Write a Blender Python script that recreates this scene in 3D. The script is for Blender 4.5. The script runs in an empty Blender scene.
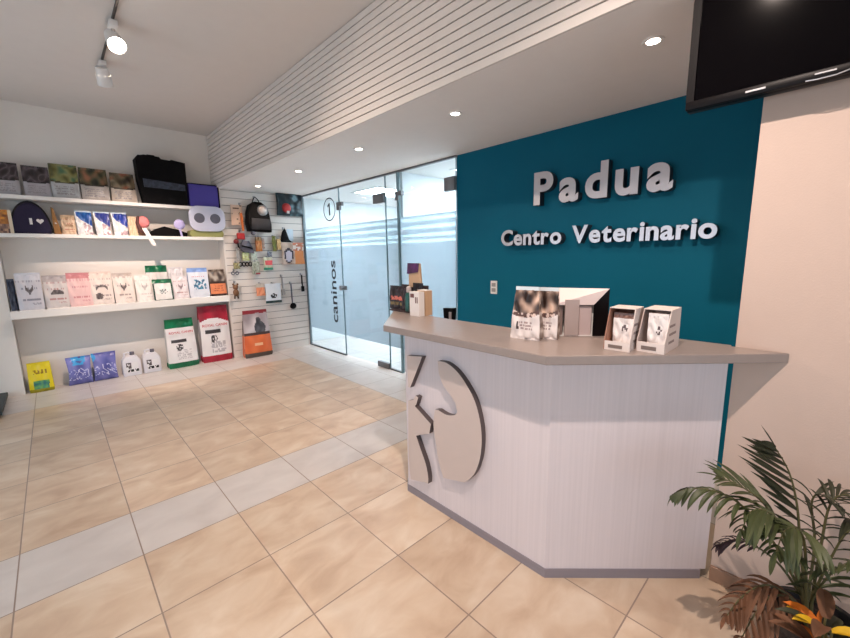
import bpy, bmesh, math, random
from mathutils import Vector, Matrix, noise
random.seed(7)
PI = math.pi
scn = bpy.context.scene
col = scn.collection

# ------------------------------------------------------------------ colour / materials
def lin(c):
    return tuple(((v/255)/12.92 if v/255 <= .04045 else (((v/255)+.055)/1.055)**2.4) for v in c)
def nodes(name):
    m = bpy.data.materials.new(name); m.use_nodes = True
    nt = m.node_tree; b = nt.nodes['Principled BSDF']
    return m, nt, b
def mat(name, rgb, rough=.5, metal=0., var=.0, scale=8., bump=0., bscale=60., spec=.5, coat=0.):
    m, nt, b = nodes(name)
    c = lin(rgb)
    b.inputs['Roughness'].default_value = rough
    b.inputs['Metallic'].default_value = metal
    b.inputs['Specular IOR Level'].default_value = spec
    b.inputs['Coat Weight'].default_value = coat
    tc = nt.nodes.new('ShaderNodeTexCoord')
    n = nt.nodes.new('ShaderNodeTexNoise'); n.inputs['Scale'].default_value = scale; n.inputs['Detail'].default_value = 4
    nt.links.new(tc.outputs['Object'], n.inputs['Vector'])
    r = nt.nodes.new('ShaderNodeValToRGB')
    r.color_ramp.elements[0].position = .3; r.color_ramp.elements[1].position = .7
    v = max(var, .01)
    r.color_ramp.elements[0].color = (*[x*(1-v) for x in c], 1)
    r.color_ramp.elements[1].color = (*[min(1, x*(1+v)) for x in c], 1)
    nt.links.new(n.outputs['Fac'], r.inputs['Fac']); nt.links.new(r.outputs['Color'], b.inputs['Base Color'])
    if bump:
        n2 = nt.nodes.new('ShaderNodeTexNoise'); n2.inputs['Scale'].default_value = bscale
        nt.links.new(tc.outputs['Object'], n2.inputs['Vector'])
        bp = nt.nodes.new('ShaderNodeBump'); bp.inputs['Strength'].default_value = bump; bp.inputs['Distance'].default_value = .01
        nt.links.new(n2.outputs['Fac'], bp.inputs['Height']); nt.links.new(bp.outputs['Normal'], b.inputs['Normal'])
    return m
def emit(name, rgb, s):
    m = bpy.data.materials.new(name); m.use_nodes = True; nt = m.node_tree
    nt.nodes.clear(); o = nt.nodes.new('ShaderNodeOutputMaterial'); e = nt.nodes.new('ShaderNodeEmission')
    e.inputs['Color'].default_value = (*lin(rgb), 1); e.inputs['Strength'].default_value = s
    nt.links.new(e.outputs[0], o.inputs[0]); return m

def printed(name, rough=.32):
    m, nt, b = nodes(name)
    a = nt.nodes.new('ShaderNodeAttribute'); a.attribute_name = 'Print'
    nt.links.new(a.outputs['Color'], b.inputs['Base Color'])
    b.inputs['Roughness'].default_value = rough
    tc = nt.nodes.new('ShaderNodeTexCoord'); n2 = nt.nodes.new('ShaderNodeTexNoise'); n2.inputs['Scale'].default_value = 22
    nt.links.new(tc.outputs['Object'], n2.inputs['Vector'])
    bp = nt.nodes.new('ShaderNodeBump'); bp.inputs['Strength'].default_value = .25; bp.inputs['Distance'].default_value = .01
    nt.links.new(n2.outputs['Fac'], bp.inputs['Height']); nt.links.new(bp.outputs['Normal'], b.inputs['Normal'])
    return m

def floor_mat():
    m, nt, b = nodes('floor_tiles'); L = nt.links.new
    def M(op, a, c=None, d=None):
        n = nt.nodes.new('ShaderNodeMath'); n.operation = op
        for i, v in enumerate((a, c, d)):
            if v is None: continue
            if isinstance(v, (int, float)): n.inputs[i].default_value = v
            else: L(v, n.inputs[i])
        return n.outputs[0]
    g = nt.nodes.new('ShaderNodeNewGeometry'); s = nt.nodes.new('ShaderNodeSeparateXYZ'); L(g.outputs['Position'], s.inputs[0])
    T = .45
    ux = M('DIVIDE', M('SUBTRACT', s.outputs[0], .16), T); uy = M('DIVIDE', M('SUBTRACT', s.outputs[1], .885), T)
    ix = M('FLOOR', ux); iy = M('FLOOR', uy); fx = M('FRACT', ux); fy = M('FRACT', uy)
    ex = M('MINIMUM', fx, M('SUBTRACT', 1, fx)); ey = M('MINIMUM', fy, M('SUBTRACT', 1, fy))
    grout = M('LESS_THAN', M('MINIMUM', ex, ey), .0062)
    # pale tiles: one row across the room, and the border by the shelf wall and the glass front
    row = M('COMPARE', iy, 3, .2)
    far = M('GREATER_THAN', iy, 9.5); right = M('MULTIPLY', M('GREATER_THAN', ix, 4.5), M('GREATER_THAN', iy, -5))
    pale = M('MINIMUM', 1, M('ADD', M('ADD', row, far), right))
    cv = nt.nodes.new('ShaderNodeCombineXYZ'); L(ix, cv.inputs[0]); L(iy, cv.inputs[1])
    wn = nt.nodes.new('ShaderNodeTexWhiteNoise'); L(cv.outputs[0], wn.inputs['Vector'])
    off = nt.nodes.new('ShaderNodeVectorMath'); off.operation = 'SCALE'; L(wn.outputs['Color'], off.inputs[0]); off.inputs['Scale'].default_value = 30
    ad = nt.nodes.new('ShaderNodeVectorMath'); ad.operation = 'ADD'; L(g.outputs['Position'], ad.inputs[0]); L(off.outputs[0], ad.inputs[1])
    st = nt.nodes.new('ShaderNodeMapping'); L(ad.outputs[0], st.inputs['Vector']); st.inputs['Scale'].default_value = (1., 1.6, 1)
    n1 = nt.nodes.new('ShaderNodeTexNoise'); n1.inputs['Scale'].default_value = 4.; n1.inputs['Detail'].default_value = 7; n1.inputs['Distortion'].default_value = .6
    L(st.outputs[0], n1.inputs['Vector'])
    r = nt.nodes.new('ShaderNodeValToRGB'); e = r.color_ramp.elements
    e[0].position = .28; e[0].color = (*lin((194, 166, 142)), 1); e[1].position = .72; e[1].color = (*lin((224, 206, 186)), 1)
    k = e.new(.5); k.color = (*lin((211, 187, 163)), 1)
    L(n1.outputs['Fac'], r.inputs['Fac'])
    hv = nt.nodes.new('ShaderNodeHueSaturation'); L(r.outputs[0], hv.inputs['Color'])
    L(M('ADD', .93, M('MULTIPLY', wn.outputs['Value'], .12)), hv.inputs['Value'])
    p = nt.nodes.new('ShaderNodeMixRGB'); L(pale, p.inputs['Fac']); L(hv.outputs[0], p.inputs[1])
    r2 = nt.nodes.new('ShaderNodeValToRGB'); e = r2.color_ramp.elements
    e[0].position = .3; e[0].color = (*lin((200, 192, 188)), 1); e[1].position = .7; e[1].color = (*lin((214, 207, 203)), 1)
    L(n1.outputs['Fac'], r2.inputs['Fac']); L(r2.outputs[0], p.inputs[2])
    q = nt.nodes.new('ShaderNodeMixRGB'); L(grout, q.inputs['Fac']); L(p.outputs[0], q.inputs[1]); q.inputs[2].default_value = (*lin((152, 132, 120)), 1)
    L(q.outputs[0], b.inputs['Base Color'])
    rr = M('ADD', .24, M('MULTIPLY', n1.outputs['Fac'], .16)); L(rr, b.inputs['Roughness'])
    bp = nt.nodes.new('ShaderNodeBump'); bp.inputs['Strength'].default_value = .5; bp.inputs['Distance'].default_value = .002
    L(M('SUBTRACT', 1, grout), bp.inputs['Height']); L(bp.outputs['Normal'], b.inputs['Normal'])
    return m

def glass_mat(name, tint=(240, 247, 249), refl=.5):
    m = bpy.data.materials.new(name); m.use_nodes = True; nt = m.node_tree; nt.nodes.clear(); L = nt.links.new
    o = nt.nodes.new('ShaderNodeOutputMaterial'); t = nt.nodes.new('ShaderNodeBsdfTransparent'); t.inputs['Color'].default_value = (*lin(tint), 1)
    g = nt.nodes.new('ShaderNodeBsdfGlossy'); g.inputs['Roughness'].default_value = .02
    lw = nt.nodes.new('ShaderNodeLayerWeight'); lw.inputs['Blend'].default_value = .5
    pw = nt.nodes.new('ShaderNodeMath'); pw.operation = 'POWER'; L(lw.outputs['Facing'], pw.inputs[0]); pw.inputs[1].default_value = 4.5
    f = nt.nodes.new('ShaderNodeMath'); f.operation = 'MULTIPLY_ADD'; L(pw.outputs[0], f.inputs[0]); f.inputs[1].default_value = refl; f.inputs[2].default_value = .03
    mx = nt.nodes.new('ShaderNodeMixShader'); L(f.outputs[0], mx.inputs[0]); L(t.outputs[0], mx.inputs[1]); L(g.outputs[0], mx.inputs[2]); L(mx.outputs[0], o.inputs[0])
    return m
def frost_mat(name, rgb=(205, 226, 236), clear=.15):
    m = bpy.data.materials.new(name); m.use_nodes = True; nt = m.node_tree; nt.nodes.clear(); L = nt.links.new
    o = nt.nodes.new('ShaderNodeOutputMaterial')
    tr = nt.nodes.new('ShaderNodeBsdfTranslucent'); tr.inputs['Color'].default_value = (*lin(rgb), 1)
    df = nt.nodes.new('ShaderNodeBsdfDiffuse'); df.inputs['Color'].default_value = (*lin(rgb), 1)
    a = nt.nodes.new('ShaderNodeMixShader'); a.inputs[0].default_value = .3; L(tr.outputs[0], a.inputs[1]); L(df.outputs[0], a.inputs[2])
    t = nt.nodes.new('ShaderNodeBsdfTransparent'); t.inputs[0].default_value = (*lin((235, 246, 250)), 1)
    n = nt.nodes.new('ShaderNodeTexNoise'); n.inputs['Scale'].default_value = 3
    mp = nt.nodes.new('ShaderNodeMapRange'); L(n.outputs['Fac'], mp.inputs['Value']); mp.inputs['To Min'].default_value = clear*.8; mp.inputs['To Max'].default_value = clear*1.2
    b = nt.nodes.new('ShaderNodeMixShader'); L(mp.outputs[0], b.inputs[0]); L(a.outputs[0], b.inputs[1]); L(t.outputs[0], b.inputs[2]); L(b.outputs[0], o.inputs[0])
    return m
def ribbed_white(name, rgb):
    m, nt, b = nodes(name); L = nt.links.new
    tc = nt.nodes.new('ShaderNodeTexCoord'); mp = nt.nodes.new('ShaderNodeMapping'); mp.inputs['Scale'].default_value = (90, 90, 1.2)
    L(tc.outputs['Object'], mp.inputs['Vector']); n = nt.nodes.new('ShaderNodeTexNoise'); n.inputs['Scale'].default_value = 1.; n.inputs['Detail'].default_value = 3
    L(mp.outputs[0], n.inputs['Vector'])
    r = nt.nodes.new('ShaderNodeValToRGB'); c = lin(rgb)
    r.color_ramp.elements[0].position = .3; r.color_ramp.elements[1].position = .7
    r.color_ramp.elements[0].color = (*[x*.93 for x in c], 1); r.color_ramp.elements[1].color = (*c, 1)
    L(n.outputs['Fac'], r.inputs['Fac']); L(r.outputs[0], b.inputs['Base Color'])
    bp = nt.nodes.new('ShaderNodeBump'); bp.inputs['Strength'].default_value = .25; bp.inputs['Distance'].default_value = .002
    L(n.outputs['Fac'], bp.inputs['Height']); L(bp.outputs[0], b.inputs['Normal']); b.inputs['Roughness'].default_value = .42
    return m

WALL = mat('wall_paint', (228, 222, 216), .75, bump=.08, bscale=180)
WALLW = mat('wall_paint_warm', (202, 180, 168), .75, bump=.08, bscale=180)
CEIL = mat('ceiling_paint', (222, 216, 212), .85, bump=.05)
CEILW = mat('lower_ceiling_paint', (238, 232, 228), .85, bump=.05)
TEAL = mat('teal_paint', (0, 94, 120), .6, spec=.15, var=.03, scale=2, bump=.05, bscale=150)
SLAT = mat('slat_white', (222, 214, 208), .55)
SLATD = mat('slat_groove', (84, 76, 74), .8)
SHELF = mat('shelf_white', (232, 228, 224), .4)
FLOOR = floor_mat()
GLASS = glass_mat('clear_glass')
FROST = frost_mat('frosted_film', (206, 212, 218), .10)
FROSTL = frost_mat('frosted_film_light', (226, 234, 238), .5)
EDGE = mat('glass_edge', (110, 136, 144), .3)
STEEL = mat('brushed_steel', (150, 150, 152), .35, 1.)
STEELD = mat('satin_fitting', (118, 120, 124), .45, .6)
BLACKV = mat('black_vinyl', (14, 20, 30), .5)
CTOP = mat('countertop_laminate', (148, 135, 130), .34, var=.03, scale=30)
CPAN = ribbed_white('counter_panel', (226, 216, 220))
CBASE = mat('counter_plinth', (142, 134, 142), .45)
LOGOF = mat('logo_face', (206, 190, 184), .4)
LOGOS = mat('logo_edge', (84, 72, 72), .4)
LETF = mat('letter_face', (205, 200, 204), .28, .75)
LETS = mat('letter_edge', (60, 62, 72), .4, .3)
BLACKP = mat('black_plastic', (12, 9, 12), .4, spec=.15)
BLACKG = mat('screen_glass', (6, 4, 6), .09, spec=.1)
BLACKF = mat('black_fabric', (9, 7, 9), .9, spec=.2, bump=.3)
SILVER = mat('silver_plastic', (190, 190, 195), .3, .5)
WHITEP = mat('white_plastic', (225, 222, 220), .4)
GREYP = mat('grey_plastic', (150, 146, 145), .5)
CARD = mat('cardboard', (196, 160, 128), .7, var=.05)
CARDW = mat('white_card', (232, 224, 220), .55)
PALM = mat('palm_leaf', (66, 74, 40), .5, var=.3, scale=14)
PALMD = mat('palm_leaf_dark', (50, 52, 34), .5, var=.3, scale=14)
PURPL = mat('palm_leaf_purple', (62, 40, 46), .5, var=.2)
DRY = mat('dry_leaf', (112, 74, 50), .7, var=.3, scale=14)
ORANGE = mat('croton_orange', (206, 108, 22), .5, var=.3, scale=20)
YELLOW = mat('croton_yellow', (226, 180, 24), .5, var=.25, scale=20)
STEM = mat('palm_stem', (88, 84, 50), .6, var=.2)
POT = mat('pot_dark', (38, 34, 36), .5)
SOIL = mat('soil', (46, 34, 26), .95, bump=.6)
TILEB = mat('baseboard_tile', (150, 118, 98), .4, var=.12, scale=6)
PRINT = printed('printed_film'); PRINTM = printed('printed_matte', .6)
LAMP = emit('lamp_glow', (255, 236, 214), 30)
PANELGLOW = emit('ceiling_panel_glow', (240, 246, 252), 24)
REDP = mat('red_rubber', (176, 40, 40), .5); ORP = mat('orange_rubber', (222, 120, 60), .5); GRNP = mat('green_toy', (110, 140, 60), .5)
BRNP = mat('brown_chew', (120, 84, 58), .7); BLUEP = mat('purple_box', (70, 58, 150), .6); PINKP = mat('pink_toy', (226, 130, 130), .6)
LILAC = mat('lilac_plastic', (186, 176, 222), .5); MIST = mat('bowl_plastic', (206, 206, 224), .4); OLIVE = mat('olive_plastic', (150, 148, 90), .5)
GREYC = mat('grey_fabric', (98, 96, 108), .8); NAVY = mat('navy_fabric', (34, 24, 56), .8, bump=.2); TANF = mat('tan_fabric', (150, 106, 60), .8)

# ------------------------------------------------------------------ object helpers
def origin(o):
    v = Vector((0, 0, 0))
    while o is not None: v += o.location; o = o.parent
    return v
def tag(o, label=None, cat=None, group=None, kind=None):
    if label: o['label'] = label
    if cat: o['category'] = cat
    if group: o['group'] = group
    if kind: o['kind'] = kind
    return o
def thing(name, loc, label, cat, group=None, kind=None, rz=0):
    o = bpy.data.objects.new(name, None); o.location = loc; o.rotation_euler = (0, 0, rz); o.empty_display_size = .05
    col.objects.link(o); return tag(o, label, cat, group, kind)
class MB:
    def __init__(s): s.b = bmesh.new()
    def face(s, vs, mi=0):
        f = s.b.faces.new(vs); f.material_index = mi; return f
    def box(s, x0, x1, y0, y1, z0, z1, mi=0, bev=0):
        if x1 < x0: x0, x1 = x1, x0
        if y1 < y0: y0, y1 = y1, y0
        v = [s.b.verts.new(p) for p in ((x0,y0,z0),(x1,y0,z0),(x1,y1,z0),(x0,y1,z0),(x0,y0,z1),(x1,y0,z1),(x1,y1,z1),(x0,y1,z1))]
        fs = [s.face([v[i] for i in q], mi) for q in ((3,2,1,0),(4,5,6,7),(0,1,5,4),(1,2,6,5),(2,3,7,6),(3,0,4,7))]
        if bev:
            es = list({e for f in fs for e in f.edges})
            r = bmesh.ops.bevel(s.b, geom=es, offset=bev, segments=2, affect='EDGES', profile=.5)
            for f in r['faces']: f.material_index = mi
        return s
    def prism(s, poly, a, b, axis=2, mi=0, mis=None, bev=0):
        """poly: 2D points, extruded along axis from a to b"""
        def P(p, t):
            if axis == 2: return (p[0], p[1], t)
            if axis == 0: return (t, p[0], p[1])
            return (p[0], t, p[1])
        lo = [s.b.verts.new(P(p, a)) for p in poly]; hi = [s.b.verts.new(P(p, b)) for p in poly]
        n = len(poly); fs = [s.face(lo[::-1], mi), s.face(hi, mi)]
        for i in range(n): fs.append(s.face([lo[i], lo[(i+1) % n], hi[(i+1) % n], hi[i]], mi if mis is None else mis))
        if bev:
            es = list({e for f in fs[:2] for e in f.edges})
            bmesh.ops.bevel(s.b, geom=es, offset=bev, segments=2, affect='EDGES', profile=.5)
        return s
    def cyl(s, p0, p1, r0, r1=None, n=20, mi=0, cap=True):
        r1 = r0 if r1 is None else r1
        p0, p1 = Vector(p0), Vector(p1); d = (p1-p0).normalized()
        a = d.orthogonal().normalized(); b = d.cross(a)
        A = [s.b.verts.new(p0+(a*math.cos(t)+b*math.sin(t))*r0) for t in [2*PI*i/n for i in range(n)]]
        B = [s.b.verts.new(p1+(a*math.cos(t)+b*math.sin(t))*r1) for t in [2*PI*i/n for i in range(n)]]
        for i in range(n): s.face([A[i], A[(i+1) % n], B[(i+1) % n], B[i]], mi)
        if cap: s.face(A[::-1], mi); s.face(B, mi)
        return s
    def tube(s, pts, r, n=8, mi=0):
        pts = [Vector(p) for p in pts]; rings = []
        rr = r if isinstance(r, (list, tuple)) else [r]*len(pts)
        up = None
        for i, p in enumerate(pts):
            d = (pts[min(i+1, len(pts)-1)]-pts[max(i-1, 0)]).normalized()
            a = d.orthogonal().normalized() if up is None else (up-d*up.dot(d)).normalized()
            up = a; b = d.cross(a)
            rings.append([s.b.verts.new(p+(a*math.cos(2*PI*k/n)+b*math.sin(2*PI*k/n))*rr[i]) for k in range(n)])
        for A, B in zip(rings, rings[1:]):
            for k in range(n): s.face([A[k], A[(k+1) % n], B[(k+1) % n], B[k]], mi)
        s.face(rings[0][::-1], mi); s.face(rings[-1], mi); return s
    def lathe(s, c, prof, n=28, mi=0, sx=1, sy=1, cap=True):
        rings = [[s.b.verts.new((c[0]+r*sx*math.cos(2*PI*k/n), c[1]+r*sy*math.sin(2*PI*k/n), c[2]+z)) for k in range(n)] for r, z in prof]
        for A, B in zip(rings, rings[1:]):
            for k in range(n): s.face([A[k], A[(k+1) % n], B[(k+1) % n], B[k]], mi)
        if cap: s.face(rings[0][::-1], mi); s.face(rings[-1], mi)
        return s
    def ball(s, c, r, n=14, mi=0, sc=(1, 1, 1)):
        g = bmesh.ops.create_uvsphere(s.b, u_segments=n, v_segments=n//2+2, radius=r)
        for v in g['verts']: v.co = Vector((v.co.x*sc[0]+c[0], v.co.y*sc[1]+c[1], v.co.z*sc[2]+c[2]))
        for f in {f for v in g['verts'] for f in v.link_faces}: f.material_index = mi
        return s
    def build(s, name, mats, parent=None, smooth=False, local=False):
        bmesh.ops.recalc_face_normals(s.b, faces=s.b.faces)
        if parent is not None and not local:
            o_ = origin(parent)
            for v in s.b.verts: v.co -= o_
        me = bpy.data.meshes.new(name); s.b.to_mesh(me); s.b.free()
        if not isinstance(mats, (list, tuple)): mats = [mats]
        for m in mats: me.materials.append(m)
        if smooth:
            for p in me.polygons: p.use_smooth = True
            try: me.set_sharp_from_angle(angle=math.radians(38))
            except Exception: pass
        o = bpy.data.objects.new(name, me); col.objects.link(o)
        if parent is not None: o.parent = parent
        return o
def struct(name, mb, m, parent=None, **k):
    o = mb.build(name, m, parent, **k)
    if parent is None: o['kind'] = 'structure'
    return o
def box(*a, **k): return MB().box(*a, **k)
def copy_tree(o, parent=None):
    c = o.copy(); col.objects.link(c)
    if parent is not None: c.parent = parent
    for ch in list(o.children): copy_tree(ch, c)
    return c

def text_mesh(s, size, extrude, offset=0., res=5):
    cu = bpy.data.curves.new('lettering', 'FONT'); cu.body = s; cu.size = size; cu.extrude = extrude; cu.offset = offset; cu.resolution_u = res
    o = bpy.data.objects.new('lettering', cu); col.objects.link(o)
    dg = bpy.context.evaluated_depsgraph_get(); me = bpy.data.meshes.new_from_object(o.evaluated_get(dg))
    bpy.data.objects.remove(o); bpy.data.curves.remove(cu); return me
def text_obj(name, s, height, origin_, xdir, ydir, m, parent=None, width=None, extrude=.0006, offset=0.):
    me = text_mesh(s, 1., extrude, offset)
    xs = [v.co.x for v in me.vertices]; ys = [v.co.y for v in me.vertices]
    x0, x1, y0, y1 = min(xs), max(xs), min(ys), max(ys)
    k = height/(y1-y0); kx = k if width is None else width/(x1-x0)
    X = Vector(xdir); Y = Vector(ydir); Z = X.cross(Y); O = Vector(origin_)
    po = origin(parent) if parent is not None else Vector()
    for v in me.vertices: v.co = O + X*(v.co.x-x0)*kx + Y*(v.co.y-y0)*k + Z*v.co.z - po
    me.materials.clear(); me.materials.append(m)
    o = bpy.data.objects.new(name, me); col.objects.link(o)
    if parent is not None: o.parent = parent
    return o

# ------------------------------------------------------------------ room
XT = 3.05; YS = 6.02; YB = 6.25; ZS = 2.43; ZC = 3.15; XW = 1.97; YW = .245
X0, Y0 = -2.6, -2.6
struct('floor', box(X0-.1, 5.6, Y0-.1, 6.4, -.1, 0), FLOOR)
struct('ceiling', box(X0-.1, 2.0, Y0-.1, 6.4, ZC, ZC+.1), CEIL)
struct('ceiling', box(1.802, 5.6, Y0-.1, 6.4, ZS, ZS+.12), CEILW)       # the lower ceiling over the counter
bm_ = MB(); bm_.box(1.815, 1.90, Y0-.1, YB, ZS+.121, ZC+.0, mi=1)
bm_.box(1.7995, 1.8015, Y0-.1, YB, ZS+.001, ZC, mi=1)
z = ZS
while z < ZC-.01:
    bm_.box(1.788, 1.7993, Y0-.1, YB, z, min(z+.043, ZC-.002)); z += .0515
struct('wall_bulkhead', bm_, [SLAT, mat('bulkhead_groove', (132, 122, 116), .8)])
struct('wall_back', box(-.37, 1.82, YB, YB+.1, 0, ZC), WALL)
struct('wall_back_left', box(X0-.1, -.375, 6.08, YB+.1, 0, ZC), WALL)
ws = MB(); ws.box(1.83, XT, YS+.015, YB+.1, 0, ZS, mi=1)
z = 0.0
while z < ZS:
    ws.box(1.812, XT-.02, YS, YS+.016, z, min(z+.098, ZS)); z += .105
ws.box(1.808, 1.83, YS-.002, YB, 0, ZS)
struct('wall_slatted', ws, [SLAT, SLATD])
struct('wall_teal', box(XT, XT+.12, YW-.4, 2.712, 0, ZS), TEAL)
struct('wall_right', box(XW, XT, Y0-.1, YW, 0, ZS), WALLW)
struct('baseboard_right', box(XW-.014, XW-.001, Y0, YW, 0, .07, bev=.003), TILEB)
# wall behind the camera and on its left, each with a shop window
wb = MB(); wb.box(X0-.1, -2.2, Y0-.1, Y0, 0, ZC); wb.box(1.3, XW, Y0-.1, Y0, 0, ZC); wb.box(-2.2, 1.3, Y0-.1, Y0, 2.05, ZC); wb.box(-2.2, 1.3, Y0-.1, Y0, 0, .15)
struct('wall_front', wb, WALL)
wl = MB(); wl.box(X0-.1, X0, Y0, .2, 0, ZC); wl.box(X0-.1, X0, 5.4, 6.08, 0, ZC); wl.box(X0-.1, X0, .2, 5.4, 2.05, ZC); wl.box(X0-.1, X0, .2, 5.4, 0, .15)
struct('wall_left', wl, WALL)
struct('window_1', box(-2.2, 1.3, Y0-.06, Y0-.05, .15, 2.05), GLASS)
struct('window_2', box(X0-.06, X0-.05, .2, 5.4, .15, 2.05), GLASS)
# consulting rooms behind the glass
ROOMW = mat('room_white', (236, 240, 242), .7)
struct('wall_room_back', box(5.5, 5.6, 2.2, 6.4, 0, ZS), ROOMW)
struct('wall_room_left', box(XT+.12, 5.5, 6.2, 6.3, 0, ZS), ROOMW)
struct('wall_room_right', box(XT+.12, 5.5, 2.2, 2.3, 0, ZS), ROOMW)
struct('wall_room_partition', box(XT+.06, 5.5, 3.62, 3.70, 0, ZS), ROOMW)
for yy, w_ in ((4.9, .6), (2.95, .4)):
    t = thing('ceiling_light', (4.3, yy, ZS), 'white ceiling light panel in the room behind the %s' % ('left glass door' if yy > 4 else 'right glass door'), 'ceiling light')
    box(3.5, 5.1, yy-w_/2, yy+w_/2, ZS-.006, ZS-.001).build('diffuser', PANELGLOW, t)
    f = MB()
    f.box(3.46, 3.5, yy-w_/2-.04, yy+w_/2+.04, ZS-.008, ZS-.0005); f.box(5.1, 5.14, yy-w_/2-.04, yy+w_/2+.04, ZS-.008, ZS-.0005)
    f.box(3.5, 5.1, yy-w_/2-.04, yy-w_/2, ZS-.008, ZS-.0005); f.box(3.5, 5.1, yy+w_/2, yy+w_/2+.04, ZS-.008, ZS-.0005)
    f.build('frame', WHITEP, t)

# ------------------------------------------------------------------ glass front (plane x = 3.04)
GX = 3.035; GT = .01
def film(parent, y0, y1, extra=True):
    f = MB(); f.box(GX+GT+.0005, GX+GT+.0015, y0, y1, .31, 1.60)
    for a, b in ((1.635, 1.665), (1.70, 1.75), (1.79, 1.835), (1.875, 1.90)): f.box(GX+GT+.0005, GX+GT+.0015, y0, y1, a, b)
    f.build('frosted_film', FROST, parent)
    g = MB()
    for a, b in ((1.60, 1.635), (1.665, 1.70), (1.75, 1.79), (1.835, 1.875)): g.box(GX+GT+.0005, GX+GT+.0015, y0, y1, a, b)
    g.build('frosted_stripes', FROSTL, parent)
def pane(name, y0, y1, z0, z1, label):
    t = thing(name, (GX, (y0+y1)/2, z0), label, 'glass panel' if name.startswith('window') else 'glass door', kind='structure')
    box(GX, GX+GT, y0, y1, z0, z1).build('glass', GLASS, t)
    e = MB(); w = .004
    e.box(GX-.001, GX+GT+.0003, y0, y0+w, z0, z1); e.box(GX-.001, GX+GT+.0003, y1-w, y1, z0, z1)
    e.build('glass_edge', EDGE, t)
    return t
w3 = pane('window_3', 4.912, 5.995, .02, 2.41, 'fixed glass panel marked caninos with a circled 1, beside the slatted wall')
film(w3, 4.916, 5.99)
d1 = pane('door_1', 3.86, 4.905, .02, 2.16, 'frosted glass door to the right of the panel marked caninos')
film(d1, 3.864, 4.90)
w4 = pane('window_4', 3.86, 4.905, 2.167, 2.41, 'clear glass fanlight above the glass door beside caninos')
w5 = pane('window_5', 3.63, 3.853, .02, 2.41, 'narrow fixed glass strip between the two glass doors')
film(w5, 3.634, 3.85)
d2 = pane('door_2', 2.71, 3.60, .02, 2.16, 'frosted glass door beside the teal wall, behind the counter end')
film(d2, 2.714, 3.596)
w6 = pane('window_6', 2.71, 3.60, 2.167, 2.41, 'clear glass fanlight above the door beside the teal wall')
# frames
tr = MB(); tr.box(GX-.012, GX+.022, 2.70, 6.0, 2.41, ZS, bev=.002); tr.build('trim_1', STEELD)['kind'] = 'structure'
tr = MB(); tr.box(GX-.012, GX+.022, 3.603, 3.627, 0, 2.41, bev=.002); tr.build('trim_2', EDGE)['kind'] = 'structure'
tr = MB(); tr.box(GX-.010, GX+.02, 4.912, 6.0, 0, .02, bev=.002); tr.box(GX-.010, GX+.02, 3.627, 3.853, 0, .02, bev=.002); tr.box(GX-.01, GX+.02, 5.996, 6.018, 0, 2.41)
tr.build('trim_3', STEELD)['kind'] = 'structure'
def patch(parent, y0, y1, z0, z1, cut=None):
    m = MB()
    if cut == 'L':   # L-shaped strike fitting
        m.box(GX-.016, GX+GT+.016, y0, y1, (z0+z1)/2, z1, bev=.002); m.box(GX-.016, GX+GT+.016, (y0+y1)/2, y1, z0, (z0+z1)/2, bev=.002)
    else: m.box(GX-.016, GX+GT+.016, y0, y1, z0, z1, bev=.003)
    m.build('patch_fitting', STEELD, parent)
patch(d1, 3.885, 4.09, 2.105, 2.22); patch(w3, 4.83, 4.955, 2.11, 2.215, 'L'); patch(d1, 3.87, 4.11, .0, .075)
patch(d2, 2.715, 2.86, 2.10, 2.235); patch(w5, 3.54, 3.66, 2.10, 2.20, 'L'); patch(d2, 2.715, 2.88, 0, .075)
k = MB(); k.cyl((GX-.045, 4.87, 1.015), (GX+.05, 4.87, 1.015), .028); k.cyl((GX-.07, 4.87, 1.015), (GX-.045, 4.87, 1.015), .036, .034)
k.box(GX-.02, GX+.03, 4.82, 4.96, .985, 1.045, bev=.004)
k.build('door_knob', STEEL, d1, smooth=True)
k = MB(); k.cyl((GX-.06, 3.55, 1.015), (GX-.004, 3.55, 1.015), .03); k.build('door_knob', STEEL, d2, smooth=True)
# lettering on the fixed panel
text_obj('caninos_lettering', 'caninos', .165, (GX-.0015, 5.085+.155, .475), (0, 0, 1), (0, 1, 0), BLACKV, w3, width=.93, offset=.012).location = (0, 0, 0)
for o_ in w3.children:
    if o_.name.startswith('caninos'):
        ys = [v.co.y for v in o_.data.vertices]; sh = (5.085-GX*0) - (min(ys)+origin(w3).y)
        for v in o_.data.vertices: v.co.y += sh
n_ = 40; cm = MB(); cy, cz, ra, rb = 5.175, 2.142, .165, .165
R0 = [cm.b.verts.new((GX-.0015, cy+ra*math.cos(2*PI*i/n_), cz+rb*math.sin(2*PI*i/n_))) for i in range(n_)]
R1 = [cm.b.verts.new((GX-.0015, cy+(ra-.014)*math.cos(2*PI*i/n_), cz+(rb-.014)*math.sin(2*PI*i/n_))) for i in range(n_)]
for i in range(n_): cm.face([R0[i], R0[(i+1) % n_], R1[(i+1) % n_], R1[i]])
cm.build('number_ring', BLACKV, w3)
MB().prism([(cy-.022, cz-.085), (cy-.022, cz+.088), (cy+.004, cz+.088), (cy+.046, cz+.058), (cy+.046, cz+.03), (cy+.012, cz+.046), (cy+.012, cz-.085)], GX-.0025, GX-.0012, axis=0).build('number', BLACKV, w3)

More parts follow.
